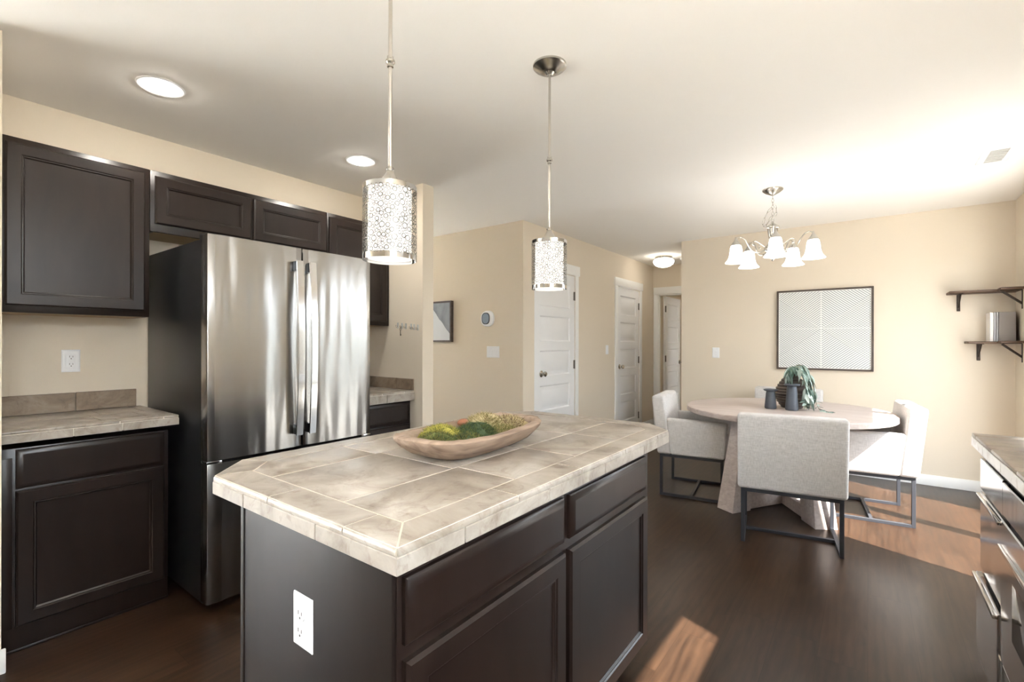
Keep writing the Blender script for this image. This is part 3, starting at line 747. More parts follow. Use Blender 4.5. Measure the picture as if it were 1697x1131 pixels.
def switches(t, P, n, pitch=0.046):
    for k in range(n):
        u = (k-(n-1)/2)*pitch
        mb = MB(); mb.nest(lambda a, b, d: P(u+a-0.0165, b-0.033, d), 0.033, 0.066, [(0, 0.0076), (0, 0.0088), (0.002, 0.0095)]); mb.box((u-0.014, -0.002, 0.0094), (u+0.014, 0.030, 0.0115), 0, 0.001, M=P); obj('rocker_switch', mb, PLATE, t)
Ps = lambda u, v, w: Vector((-3.065+u, YH-w, 1.183+v))
switches(plate('switch_plate', 'white triple light switch plate below the thermostat', 'light switch', Ps, 0.165, 0.117), Ps, 3)
Ps2 = lambda u, v, w: Vector((XD+w, 5.63+u, 1.19+v))
switches(plate('switch_plate', 'white single light switch between the two white doors', 'light switch', Ps2, 0.076, 0.117), Ps2, 1)
Ps3 = lambda u, v, w: Vector((-1.374+u, YF-w, 1.17+v))
switches(plate('switch_plate', 'white single light switch left of the line artwork', 'light switch', Ps3, 0.076, 0.117), Ps3, 1)

t = thing('thermostat', 'oval white thermostat with a grey screen on the hall wall', 'thermostat', (-3.13, YH, 1.525))
def oval(cx, cz, rx, rz, d, n=36, e=2.6):
    return [(cx+rx*abs(math.cos(a))**(2/e)*(1 if math.cos(a) >= 0 else -1), YH-d, cz+rz*abs(math.sin(a))**(2/e)*(1 if math.sin(a) >= 0 else -1)) for a in [2*PI*i/n for i in range(n)]]
mb = MB(); mb.hexa(oval(-3.135, 1.525, 0.086, 0.082, 0.0005), oval(-3.135, 1.525, 0.080, 0.076, 0.018), 0, 0.003); obj('thermostat_case', mb, PLATE, t)
mb = MB(); mb.hexa(oval(-3.150, 1.527, 0.054, 0.060, 0.018), oval(-3.150, 1.527, 0.052, 0.058, 0.021)); obj('bezel', mb, DARK, t)
mb = MB(); mb.hexa(oval(-3.150, 1.527, 0.044, 0.052, 0.021), oval(-3.150, 1.527, 0.043, 0.051, 0.0225)); obj('screen', mb, plain('lcd_screen', srgb(150, 165, 185), 0.15), t)

# hooks in the alcove
HOOKM = plain('clear_grey_plastic', srgb(190, 192, 190), 0.15)
hook0 = None
hx = (-2.955, -2.905, -2.86, -2.80, -2.765, -2.725)
nm = ('leftmost clear wall hook beside the refrigerator', 'second clear wall hook from the left, holding the small key', 'third clear wall hook in the row beside the refrigerator', 'fourth clear wall hook in the row, right of the centre gap', 'fifth clear wall hook in the row, second from the wall end', 'rightmost clear wall hook next to the wall end')
for k, xx in enumerate(hx):
    loc = (xx, 2.45, 1.412-0.004*k)
    if hook0 is None:
        hook0 = thing('wall_hook', nm[0], 'hook', loc, 0, 'clear hooks on the alcove wall')
        mb = MB(); mb.box((-0.009, -0.004, -0.022), (0.009, -0.0003, 0.022), 0, 0.0015); obj('hook_plate', mb, HOOKM, hook0, local=True)
        mb = MB(); mb.tube([(0, -0.003, -0.004), (0, -0.010, -0.014), (0, -0.018, -0.014), (0, -0.021, -0.006), (0, -0.020, 0.002)], 0.0028, 8); obj('hook_arm', mb, NICKEL, hook0, local=True)
    else: dup(hook0, loc, 0, nm[k])
mb = MB(); kx, ky, kz = -2.905, 2.432, 1.385
mb.tube([(kx+0.009*math.cos(a), ky, kz-0.004+0.009*math.sin(a)) for a in [2*PI*i/16 for i in range(16)]], 0.0016, 6, closed=True)
mb.box((kx-0.0025, ky-0.0012, kz-0.055), (kx+0.0025, ky+0.0012, kz-0.012), 0, 0.0006); mb.box((kx+0.002, ky-0.0012, kz-0.054), (kx+0.008, ky+0.0012, kz-0.040), 0, 0.0006)
tag(obj('key', mb, plain('dark_key_metal', srgb(70, 66, 60), 0.4, 0.9)), 'small dark key hanging from a clear wall hook', 'key')

# ------------------------------------------------------------------ dough bowl with moss on the island
BC = Vector((-1.089, 1.238)); BROT = math.radians(5); BZ = 0.9145
def bl(u, v, z):
    """u across, v along the bowl"""
    return Vector((BC.x+u*math.cos(BROT)-v*math.sin(BROT), BC.y+u*math.sin(BROT)+v*math.cos(BROT), BZ+z))
BOWLW = grain('weathered_dough_wood', srgb(112, 92, 77), srgb(166, 145, 127), (26, 5, 40), 0.75, scale=1.0, bump=0.6)
mb = MB(); NS = 56
def sup(a, ax, by, e=3.5):
    c, s_ = math.cos(a), math.sin(a)
    return (ax*abs(c)**(2/e)*(1 if c >= 0 else -1), by*abs(s_)**(2/e)*(1 if s_ >= 0 else -1))
prof = [(0.48, 0.58, 0.000), (0.60, 0.67, 0.003), (0.78, 0.81, 0.018), (0.92, 0.94, 0.042), (0.985, 0.99, 0.056), (1.0, 1.0, 0.064), (0.975, 0.985, 0.069), (0.90, 0.935, 0.071), (0.825, 0.88, 0.070), (0.79, 0.855, 0.060), (0.66, 0.74, 0.026), (0.4, 0.5, 0.018), (0.01, 0.01, 0.018)]
rings = []; rnd = random.Random(3)
wob = [rnd.uniform(-1, 1) for _ in range(NS)]
for fx_, fy_, z in prof:
    ring = []
    for k in range(NS):
        a = 2*PI*k/NS; ux, vy = sup(a, 0.155*fx_, 0.304*fy_)
        wz = 0.0022*wob[k]*(1 if z > 0.01 else 0) + 0.010*(abs(vy)/0.304)**3*(z/0.07)
        ring.append(mb._v(bl(ux*(1+0.008*wob[(k*5) % NS]), vy, z+wz)))
    rings.append(ring)
for a, b in zip(rings, rings[1:]):
    for k in range(NS): mb.face([a[k], a[(k+1) % NS], b[(k+1) % NS], b[k]])
mb.face(list(reversed(rings[0]))); mb.face(rings[-1])
tag(obj('dough_bowl', mb, BOWLW, angle=50), 'long weathered wooden dough bowl of moss on the island', 'bowl')
def moss(label, u, v, ru, rv, hgt, cols, n, seed, fil=0.009, thick=0.0008):
    rnd = random.Random(seed); mb = MB()
    nu, nv = 22, 8; rings = []
    for j in range(nv+1):
        ph = (PI/2)*j/nv; ring = []
        for i in range(nu):
            th = 2*PI*i/nu; k = 1+0.10*math.sin(3*th+seed)+rnd.uniform(-0.07, 0.07)
            ring.append(mb._v(bl(u+ru*math.cos(ph)*math.cos(th)*k, v+rv*math.cos(ph)*math.sin(th)*k, 0.026+hgt*math.sin(ph)*k)))
        rings.append(ring)
    for a, b in zip(rings, rings[1:]):
        for i in range(nu): mb.face([a[i], a[(i+1) % nu], b[(i+1) % nu], b[i]], 0)
    mb.face(list(reversed(rings[0])), 0); mb.face(rings[-1], 0)
    for q in range(int(n*4.5)):
        th, ph = rnd.uniform(0, 2*PI), math.asin(rnd.uniform(0.05, 1))
        d = Vector((math.cos(ph)*math.cos(th), math.cos(ph)*math.sin(th), math.sin(ph)))
        p = Vector((u+ru*d.x, v+rv*d.y, 0.026+hgt*d.z)); dirv = Vector((d.x+rnd.uniform(-.9, .9), d.y+rnd.uniform(-.9, .9), d.z*0.9+rnd.uniform(-.3, .6))).normalized()
        L = fil*rnd.uniform(0.5, 1.2); side = Vector((rnd.uniform(-1, 1), rnd.uniform(-1, 1), rnd.uniform(-1, 1)))
        pts = [p-dirv*0.004, p+dirv*L*0.5+side*0.0028, p+dirv*L*0.9+side*0.0075]
        if any(abs(pt.x/0.155)**3.5+abs(pt.y/0.304)**3.5 > (0.66+1.7*max(0.0, pt.z-0.02))**3.5 and pt.z < 0.075 for pt in pts): continue
        mi = rnd.randrange(len(cols)); ring = []
        x = dirv.cross(side).normalized(); y = dirv.cross(x)
        for kk, pt in enumerate(pts):
            w = thick*(1.0, 0.85, 0.3)[kk]
            ring.append([mb._v(bl(*(pt+(x*math.cos(2*PI*s/3)+y*math.sin(2*PI*s/3))*w))) for s in range(3)])
        for a, b in zip(ring, ring[1:]):
            for s in range(3): mb.face([a[s], a[(s+1) % 3], b[(s+1) % 3], b[s]], mi)
    return tag(obj('moss_clump', mb, cols, flat=False, angle=60), label, 'moss', 'moss clumps in the dough bowl')
mc = lambda n, *c: plain(n, srgb(*c), 0.9, noise=0.4, scale=140, bump=1.0, bscale=500)
YG, GR, DG, OL = mc('moss_yellow', 164, 156, 70), mc('moss_green', 98, 108, 52), mc('moss_deep_green', 58, 76, 46), mc('moss_olive', 122, 112, 62)
TN, CRM, BRN = mc('lichen_tan', 172, 154, 112), mc('lichen_cream', 200, 186, 146), mc('lichen_brown', 104, 82, 58)
moss('olive green moss clump at the left end of the bowl', -0.012, -0.180, 0.074, 0.060, 0.048, [GR, OL, DG], 520, 1)
moss('bright yellow moss clump at the back of the bowl', -0.055, -0.115, 0.070, 0.080, 0.058, [YG, YG, GR], 620, 2)
moss('dark green moss clump at the front left of the bowl', 0.060, -0.125, 0.062, 0.070, 0.044, [DG, GR, OL], 520, 3)
moss('deep green moss clump in the middle of the bowl', 0.008, 0.000, 0.085, 0.075, 0.054, [DG, DG, GR], 640, 4)
moss('olive and tan moss clump right of the middle along the near rim', 0.062, 0.075, 0.046, 0.080, 0.040, [OL, TN, GR], 520, 5)
moss('tall cream lichen clump at the back right of the bowl', -0.040, 0.115, 0.075, 0.078, 0.066, [CRM, TN, OL], 620, 6, 0.015, 0.0010)
moss('tan lichen clump at the right end of the bowl', 0.020, 0.195, 0.085, 0.078, 0.052, [TN, CRM, BRN], 640, 7, 0.013, 0.0010)
mb = MB(); mb.uvsphere((0, 0, 0), 1, 14, 8); bmesh.ops.transform(mb.bm, verts=mb.bm.verts, matrix=Matrix.Translation(bl(-0.085, 0.045, 0.072)) @ Matrix.Diagonal(Vector((0.016, 0.026, 0.014, 1))))
tag(obj('seed_pod', mb, plain('pod_brown', srgb(146, 96, 70), 0.8, noise=0.3, scale=60)), 'small reddish brown pod at the back of the bowl', 'seed pod')

# ------------------------------------------------------------------ dining table
TC = Vector((-0.548, 4.41)); TR = 0.735
TABW = grain('whitewashed_oak', srgb(170, 156, 149), srgb(196, 184, 178), (3, 46, 46), 0.45, scale=1.0, bump=0.12)
tb = thing('dining_table', 'round pale whitewashed wood dining table on a crossed base', 'dining table', (TC.x, TC.y, 0))
mb = MB(); mb.lathe([(TR-0.03, 0.708), (TR-0.004, 0.709), (TR, 0.714), (TR, 0.745), (TR-0.005, 0.750), (0.001, 0.750)], (TC.x, TC.y, 0), 96); obj('tabletop', mb, TABW, tb)
mb = MB(); mb.lathe([(0.34, 0.690), (0.34, 0.7078)], (TC.x, TC.y, 0), 48); obj('top_support', mb, TABW, tb)
FEET = [(-0.285, -0.475), (0.285, -0.455), (0.295, 0.49), (-0.285, 0.475)]
for k, (fx_, fy_) in enumerate(FEET):
    d = Vector((fx_, fy_)); L = d.length; d.normalize(); n = Vector((-d.y, d.x))
    def q(r_, s_, z): return (TC.x+d.x*r_+n.x*s_, TC.y+d.y*r_+n.y*s_, z)
    mb = MB(); mb.hexa([q(L-0.11, -0.075, 0.0), q(L+0.075, -0.075, 0.0), q(L+0.075, 0.075, 0.0), q(L-0.11, 0.075, 0.0)], [q(L-0.26, -0.05, 0.70), q(L-0.055, -0.05, 0.70), q(L-0.055, 0.05, 0.70), q(L-0.26, 0.05, 0.70)], 0, 0.004); obj('leg', mb, TABW, tb)
for k in (0, 1):
    d = Vector(FEET[k])-Vector(FEET[k+2]); L = d.length/2; d.normalize(); n = Vector((-d.y, d.x)); zt = 0.098 if k == 0 else 0.094
    c0 = (Vector(FEET[k])+Vector(FEET[k+2]))/2
    def q(r_, s_, z): return (TC.x+c0.x+d.x*r_+n.x*s_, TC.y+c0.y+d.y*r_+n.y*s_, z)
    mb = MB(); mb.hexa([q(-L+0.08, -0.055, 0.004), q(L-0.08, -0.055, 0.004), q(L-0.08, 0.055, 0.004), q(-L+0.08, 0.055, 0.004)], [q(-L+0.08, -0.055, zt), q(L-0.08, -0.055, zt), q(L-0.08, 0.055, zt), q(-L+0.08, 0.055, zt)], 0, 0.003); obj('cross_beam', mb, TABW, tb)

# ------------------------------------------------------------------ chairs (local: front is +Y)
def soft_box(mb, a, b, bev=0.025, seg=4, M=None):
    return mb.box(a, b, 0, bev, seg, M)
def make_chair(label, loc, rz):
    t = thing('dining_chair', label, 'chair', loc, rz, 'linen armchairs round the dining table')
    W, y0, y1 = 0.295, -0.275, 0.265
    ZB = 0.348
    # back panel, leaning slightly
    mb = MB(); lean = 0.05
    mb.hexa([(-W, y0, ZB), (W, y0, ZB), (W, y0+0.115, ZB), (-W, y0+0.115, ZB)], [(-W, y0-lean, 0.832), (W, y0-lean, 0.832), (W, y0-lean+0.105, 0.832), (-W, y0-lean+0.105, 0.832)], 0, 0.022, 4); obj('backrest', mb, LINEN, t, local=True)
    for s in (-1, 1):
        mb = MB(); x0, x1 = (s*W, s*(W-0.075)); xa, xb = min(x0, x1), max(x0, x1)
        mb.hexa([(xa, y0+0.106, ZB), (xb, y0+0.106, ZB), (xb, y1-0.02, ZB), (xa, y1-0.02, ZB)], [(xa, y0+0.070, 0.648), (xb, y0+0.070, 0.648), (xb, y1, 0.640), (xa, y1, 0.640)], 0, 0.020, 4); obj('armrest', mb, LINEN, t, local=True)
    mb = MB(); mb.box((-W+0.07, y0+0.10, ZB), (W-0.07, y1-0.015, 0.475), 0, 0.022, 4); obj('seat', mb, LINEN, t, local=True)
    fw_, fy0, fy1, s_ = 0.265, -0.245, 0.225, 0.011
    for x in (-fw_, fw_):
        for y in (fy0, fy1):
            mb = MB(); mb.box((x-s_, y-s_, 0.0), (x+s_, y+s_, 0.326), 0, 0.001, 1); obj('leg', mb, BLACKMETAL, t, local=True)
        mb = MB(); mb.box((x-s_, fy0+s_, 0.0), (x+s_, fy1-s_, 0.022), 0, 0.001, 1); obj('bottom_rail', mb, BLACKMETAL, t, local=True)
    mb = MB()
    for x in (-fw_, fw_): mb.box((x-s_, fy0-s_, 0.326), (x+s_, fy1+s_, ZB), 0, 0.001, 1)
    for y in (fy0, fy1): mb.box((-fw_+s_, y-s_, 0.326), (fw_-s_, y+s_, ZB), 0, 0.001, 1)
    obj('seat_rail', mb, BLACKMETAL, t, local=True)
    mb = MB(); mb.box((-fw_+s_, -0.021, 0.0), (fw_-s_, 0.001, 0.022), 0, 0.001, 1); obj('stretcher', mb, BLACKMETAL, t, local=True)
    return t
ch = make_chair('pale linen dining armchair nearest, its back turned to the island side', (-0.421, 3.636, 0), math.radians(8.9))
dup(ch, (-1.187, 4.262, 0), math.radians(-82), 'pale linen dining armchair left of the table beside the island corner')
dup(ch, (-0.018, 4.535, 0), math.radians(96.5), 'sunlit linen dining armchair at the right of the table')
dup(ch, (-0.640, 5.20, 0), math.radians(180), 'linen dining armchair behind the table, only its back top visible')

# ------------------------------------------------------------------ things on the table
SLATE = plain('slate_ceramic', srgb(72, 78, 88), 0.45, noise=0.12, scale=30)
def holder(label, x, y, h, rb, rt, rim):
    mb = MB(); mb.lathe([(rb*0.9, 0.7502), (rb, 0.756), (rb, 0.768), (rt+0.004, 0.75+h-0.030), (rt, 0.75+h-0.020), (rim*0.9, 0.75+h-0.014), (rim, 0.75+h-0.008), (rim, 0.75+h-0.003), (rim-0.008, 0.75+h), (rim-0.016, 0.75+h-0.006), (0.012, 0.75+h-0.010), (0.010, 0.75+h-0.03), (0.001, 0.75+h-0.03)], (x, y, 0), 40)
    return tag(obj('candle_holder', mb, SLATE), label, 'candle holder', 'slate candle holders on the table')
holder('shorter slate blue candle holder left of the ribbed vase', -0.628, 4.325, 0.158, 0.043, 0.029, 0.052)
holder('taller slate blue candle holder in front of the ribbed vase', -0.478, 4.315, 0.208, 0.046, 0.031, 0.056)
VX, VY = -0.497, 4.485
mb = MB(); prof = [(0.001, 0.7505), (0.068, 0.7505), (0.078, 0.756)]
zz = 0.756; N = 90
def vr(t):  # t 0..1 up the vase
    pts = [(0, 0.078), (0.12, 0.103), (0.25, 0.121), (0.38, 0.126), (0.52, 0.117), (0.66, 0.096), (0.8, 0.068), (0.92, 0.047), (1, 0.042)]
    for (a, ra), (b, rb) in zip(pts, pts[1:]):
        if a <= t <= b: k = (t-a)/(b-a); return ra+(rb-ra)*k
    return 0.042
for i in range(1, N+1):
    t = i/N; prof.append((vr(t) + 0.0035*math.cos(2*PI*t*13) - 0.002, 0.756+0.292*t))
prof += [(0.034, 1.048), (0.030, 1.0), (0.001, 1.0)]
mb.lathe(prof, (VX, VY, 0), 48)
tag(obj('vase', mb, plain('charcoal_ribbed_ceramic', srgb(78, 68, 62), 0.6, noise=0.15, scale=40)), 'dark brown ribbed round vase holding eucalyptus on the table', 'vase')

euc = thing('eucalyptus_bunch', 'trailing grey-green eucalyptus branches in the ribbed vase', 'plant', (VX, VY, 1.04))
rnd = random.Random(21)
stems = MB(); leaves = MB()
def leaf(mb, p, d, L, W_, mi):
    d = d.normalized(); side = d.cross(Vector((rnd.uniform(-.6, .6), rnd.uniform(-.6, .6), 1))).normalized(); nn = side.cross(d).normalized()
    N_ = 6; row = []
    for i in range(N_+1):
        t = i/N_; w = W_*math.sin(PI*min(1, t*0.93+0.05))**0.9*(1-0.25*t)
        cpt = p + d*L*t + Vector((0, 0, -1))*L*0.22*t*t
        row.append((mb._v(cpt-side*w+nn*w*0.3), mb._v(cpt), mb._v(cpt+side*w+nn*w*0.3)))
    for a, b in zip(row, row[1:]):
        mb.face([a[0], a[1], b[1], b[0]], mi); mb.face([a[1], a[2], b[2], b[1]], mi)
paths = [
    [(0, 0, 0), (0.04, -0.02, 0.06), (0.08, -0.05, 0.06), (0.115, -0.08, 0.0), (0.13, -0.10, -0.09), (0.135, -0.12, -0.18), (0.14, -0.13, -0.245)],
    [(0, 0, 0), (0.035, -0.05, 0.05), (0.075, -0.10, 0.03), (0.095, -0.13, -0.03), (0.105, -0.145, -0.11), (0.11, -0.15, -0.19), (0.115, -0.16, -0.26)],
    [(0, 0, 0), (0.05, 0.01, 0.05), (0.10, 0.0, 0.03), (0.14, -0.02, -0.04), (0.16, -0.05, -0.13), (0.175, -0.08, -0.22), (0.20, -0.10, -0.275), (0.26, -0.14, -0.282)],
    [(0, 0, 0), (0.01, -0.03, 0.05), (0.0, -0.08, 0.05), (-0.01, -0.11, 0.02), (-0.012, -0.125, -0.03)],
    [(0, 0, 0), (0.03, 0.0, 0.06), (0.07, -0.02, 0.065), (0.10, -0.05, 0.03), (0.12, -0.09, -0.04), (0.12, -0.125, -0.13), (0.125, -0.14, -0.20)],
]
def cat(pts, t):
    n_ = len(pts)-1; i = min(int(t*n_), n_-1); f_ = t*n_-i
    P_ = lambda k: Vector(pts[max(0, min(n_, k))])
    a, b, c_, d_ = P_(i-1), P_(i), P_(i+1), P_(i+2)
    return 0.5*((2*b)+(c_-a)*f_+(2*a-5*b+4*c_-d_)*f_*f_+(3*b-a-3*c_+d_)*f_**3)
base = Vector((VX, VY, 1.035))
for ip, pts in enumerate(paths):
    L = [base+cat(pts, i/24) for i in range(25)]
    stems.tube(L, [0.0028*(1-0.6*i/24) for i in range(25)], 6)
    for i in range(4, 25):
        for s in (-1, 1):
            if rnd.random() < 0.38: continue
            tdir = (L[min(24, i+1)]-L[i-1]).normalized(); sd_ = tdir.cross(Vector((0, 0, 1)))
            if sd_.length < 0.1: sd_ = Vector((1, 0, 0))
            sd_.normalize(); o_ = Vector((rnd.uniform(-1, 1), rnd.uniform(-1, 1), rnd.uniform(-0.6, 0.6)))
            d = tdir*0.8 + sd_*s*0.42 + o_*0.35 + Vector((0, 0, -0.75))
            ln = rnd.uniform(0.055, 0.085)
            p = L[i]
            if p.z + d.normalized().z*ln < 0.765: d.z = max(0.0, d.z); ln *= 0.7
            leaf(leaves, p, d, ln, ln*0.25, rnd.randrange(3))
obj('stems', stems, plain('eucalyptus_stem', srgb(120, 122, 96), 0.7), euc)
LF = [plain('eucalyptus_%s' % n_, srgb(*c_), 0.6, noise=0.15, scale=50, spec=0.35) for n_, c_ in (('sage', (150, 168, 160)), ('green', (92, 114, 104)), ('pale', (188, 202, 196)))]
obj('leaves', leaves, LF, euc, angle=60)

# ------------------------------------------------------------------ wall art
a = thing('framed_artwork', 'large framed artwork of crossing line patterns on the dining wall', 'picture', (-0.356, YF, 1.41))
AX0, AX1, AZ0, AZ1 = -0.764, 0.045, 1.010, 1.822
Pa = lambda u, v, w: Vector((AX0+u, YF-w, AZ0+v)); aw, ah = AX1-AX0, AZ1-AZ0
FRAMEW = grain('dark_walnut_frame', srgb(62, 52, 46), srgb(86, 74, 66), (20, 20, 20), 0.6)
fwid = 0.017
mb = MB()
mb.box((0, 0, 0.001), (fwid, ah, 0.032), 0, 0.001, 1, Pa); mb.box((aw-fwid, 0, 0.001), (aw, ah, 0.032), 0, 0.001, 1, Pa); mb.box((fwid, 0, 0.001), (aw-fwid, fwid, 0.032), 0, 0.001, 1, Pa); mb.box((fwid, ah-fwid, 0.001), (aw-fwid, ah, 0.032), 0, 0.001, 1, Pa)
obj('picture_frame', mb, FRAMEW, a)
def art_mat():
    m, nt, b = newmat('line_art')
    g = nd(nt, 'ShaderNodeNewGeometry'); sx = nd(nt, 'ShaderNodeSeparateXYZ'); nt.links.new(g.outputs['Position'], sx.inputs[0])
    def ma(op, a_, b_=None):
        n = nd(nt, 'ShaderNodeMath', operation=op)
        for i, v_ in enumerate((a_, b_)):
            if v_ is None: continue
            if isinstance(v_, (int, float)): n.inputs[i].default_value = v_
            else: nt.links.new(v_, n.inputs[i])
        return n.outputs[0]
    u = ma('ABSOLUTE', ma('SUBTRACT', sx.outputs['X'], (AX0+AX1)/2-0.015)); v_ = ma('SUBTRACT', sx.outputs['Z'], (AZ0+AZ1)/2+0.01)
    s, sp, K = 0.80, 0.0225, 0.82
    A = ma('ADD', v_, ma('MULTIPLY', u, s)); B = ma('SUBTRACT', v_, ma('MULTIPLY', u, s))
    la = ma('LESS_THAN', ma('FRACT', ma('DIVIDE', A, sp)), 0.33); lb = ma('LESS_THAN', ma('FRACT', ma('DIVIDE', B, sp)), 0.33)
    ku = ma('MULTIPLY', u, K)
    top = ma('GREATER_THAN', v_, ku); bot = ma('LESS_THAN', v_, ma('MULTIPLY', ku, -1))
    la = ma('MULTIPLY', la, ma('SUBTRACT', 1.0, bot)); lb = ma('MULTIPLY', lb, ma('SUBTRACT', 1.0, top))
    # on the sides the two families overlap as a weave
    side = ma('MULTIPLY', ma('SUBTRACT', 1.0, top), ma('SUBTRACT', 1.0, bot))
    both = ma('MAXIMUM', ma('MULTIPLY', ma('MULTIPLY', la, lb), side), ma('MULTIPLY', ma('MAXIMUM', la, lb), ma('SUBTRACT', 1.0, ma('MULTIPLY', side, 0.45))))
    seam = ma('MULTIPLY', ma('GREATER_THAN', u, 0.004), ma('GREATER_THAN', ma('ABSOLUTE', v_), 0.0022))
    fac = ma('MULTIPLY', both, seam)
    mx = nd(nt, 'ShaderNodeMix', data_type='RGBA'); mx.inputs['A'].default_value = srgb(226, 228, 226); mx.inputs['B'].default_value = srgb(124, 132, 136)
    nt.links.new(fac, mx.inputs['Factor']); nt.links.new(mx.outputs['Result'], b.inputs['Base Color']); b.inputs['Roughness'].default_value = 0.7
    return m
mb = MB(); mb.box((fwid, fwid, 0.004), (aw-fwid, ah-fwid, 0.020), 0, 0, 1, Pa); obj('canvas', mb, art_mat(), a, flat=True)
mb = MB(); q = fwid; t_ = 0.007
mb.box((q, q, 0.020), (q+t_, ah-q, 0.024), M=Pa); mb.box((aw-q-t_, q, 0.020), (aw-q, ah-q, 0.024), M=Pa); mb.box((q, q, 0.020), (aw-q, q+t_, 0.024), M=Pa); mb.box((q, ah-q-t_, 0.020), (aw-q, ah-q, 0.024), M=Pa)
obj('liner', mb, GREYWHITE, a)

a = thing('framed_picture', 'dark framed grey abstract picture on the hall wall behind the wall end', 'picture', (-4.0, YH, 1.51))
HX0, HX1, HZ0, HZ1 = -4.55, -3.625, 1.285, 1.735
Ph = lambda u, v, w: Vector((HX0+u, YH-w, HZ0+v)); aw, ah = HX1-HX0, HZ1-HZ0; q = 0.018
mb = MB(); mb.box((0, 0, 0.001), (q, ah, 0.04), M=Ph); mb.box((aw-q, 0, 0.001), (aw, ah, 0.04), M=Ph); mb.box((q, 0, 0.001), (aw-q, q, 0.04), M=Ph); mb.box((q, ah-q, 0.001), (aw-q, ah, 0.04), M=Ph); obj('picture_frame', mb, FRAMEW, a, flat=True)
def hall_art():
    m, nt, b = newmat('grey_abstract')
    g = nd(nt, 'ShaderNodeNewGeometry'); n = nd(nt, 'ShaderNodeTexNoise'); n.inputs['Scale'].default_value = 3.2; n.inputs['Detail'].default_value = 4; n.inputs['Distortion'].default_value = 0.8
    nt.links.new(g.outputs['Position'], n.inputs['Vector'])
    sx = nd(nt, 'ShaderNodeSeparateXYZ'); nt.links.new(g.outputs['Position'], sx.inputs[0])
    def ma(op, a_, b_=None):
        k = nd(nt, 'ShaderNodeMath', operation=op)
        for i, v_ in enumerate((a_, b_)):
            if v_ is None: continue
            if isinstance(v_, (int, float)): k.inputs[i].default_value = v_
            else: nt.links.new(v_, k.inputs[i])
        return k.outputs[0]
    ln = ma('ADD', ma('ADD', ma('MULTIPLY', sx.outputs['X'], 1.05), sx.outputs['Z']), ma('MULTIPLY', n.outputs['Fac'], 0.10))
    wht = ma('LESS_THAN', ln, -2.42)
    cr = nd(nt, 'ShaderNodeValToRGB'); cr.color_ramp.elements[0].color = srgb(96, 102, 110); cr.color_ramp.elements[1].color = srgb(150, 156, 164); cr.color_ramp.elements[0].position = .35; cr.color_ramp.elements[1].position = .65
    nt.links.new(n.outputs['Fac'], cr.inputs['Fac'])
    mx = nd(nt, 'ShaderNodeMix', data_type='RGBA'); nt.links.new(cr.outputs['Color'], mx.inputs['A']); mx.inputs['B'].default_value = srgb(206, 210, 214)
    nt.links.new(wht, mx.inputs['Factor']); nt.links.new(mx.outputs['Result'], b.inputs['Base Color']); b.inputs['Roughness'].default_value = 0.6
    return m
mb = MB(); mb.box((q, q, 0.004), (aw-q, ah-q, 0.022), M=Ph); obj('canvas', mb, hall_art(), a, flat=True)

# ------------------------------------------------------------------ corner shelves and books
SHW = grain('dark_walnut_shelf', srgb(70, 50, 36), srgb(104, 78, 56), (6, 30, 30), 0.5, scale=1.5)
def shelf(label, label2, x0, z, brx):
    s = thing('wall_shelf', label, 'shelf', (x0, YF, z), 0, None)
    mb = MB(); mb.box((x0, YF-0.20, z-0.011), (XR-0.001, YF-0.0005, z+0.008), 0, 0.003, 1); obj('board', mb, SHW, s)
    br = MB(); br.box((brx-0.012, YF-0.005, z-0.155), (brx+0.012, YF-0.0005, z-0.011), 0, 0.002, 1); br.box((brx-0.012, YF-0.17, z-0.016), (brx+0.012, YF-0.005, z-0.011), 0, 0.001, 1)
    br.tube([(brx, YF-0.005, z-0.12), (brx, YF-0.13, z-0.016)], 0.006, 8); obj('bracket', br, IRON, s)
    s2 = thing('wall_shelf', label2, 'shelf', (XR, YF-0.5, z), 0, None)
    mb = MB(); mb.box((XR-0.138, YF-0.315, z-0.006), (XR-0.0005, YF-0.2015, z+0.012), 0, 0.003, 1); obj('board', mb, SHW, s2)
    br = MB(); by = YF-0.225
    br.box((XR-0.005, by-0.012, z-0.16), (XR-0.0005, by+0.012, z-0.006), 0, 0.002, 1); br.box((XR-0.13, by-0.012, z-0.011), (XR-0.005, by+0.012, z-0.006), 0, 0.001, 1)
    br.hexa([(XR-0.005, by-0.010, z-0.125), (XR-0.005, by+0.010, z-0.125), (XR-0.005, by+0.010, z-0.105), (XR-0.005, by-0.010, z-0.105)], [(XR-0.12, by-0.010, z-0.020), (XR-0.12, by+0.010, z-0.020), (XR-0.11, by+0.010, z-0.008), (XR-0.11, by-0.010, z-0.008)]); obj('bracket', br, IRON, s2)
shelf('upper dark wood shelf board along the dining wall corner', 'upper dark wood shelf board along the right wall', 0.555, 1.716, 0.635)
shelf('lower dark wood shelf board under the grey books', 'lower dark wood shelf board along the right wall', 0.672, 1.288, 0.762)
def book(label, x0, x1, y0, y1, h, mat_, z=1.2962):
    t = thing('book', label, 'book', ((x0+x1)/2, y0, z), 0, 'books on the lower corner shelf')
    mb = MB(); mb.box((x0, y0, z), (x1, y0+0.004, z+h), 0, 0.001, 1); mb.box((x0, y0, z), (x0+0.003, y1, z+h), 0, 0.001, 1); mb.box((x1-0.003, y0, z), (x1, y1, z+h), 0, 0.001, 1); obj('cover', mb, mat_, t)
    mb = MB(); mb.box((x0+0.003, y0+0.004, z+0.003), (x1-0.003, y1-0.004, z+h-0.003)); obj('pages', mb, GREYWHITE, t)
book('white book at the left of the books on the lower shelf', 0.806, 0.829, 5.505, 5.665, 0.238, plain('white_cover', srgb(232, 230, 226), 0.5))
book('thin pale grey book beside the white book', 0.830, 0.843, 5.505, 5.665, 0.240, plain('pale_grey_cover', srgb(190, 190, 194), 0.5))
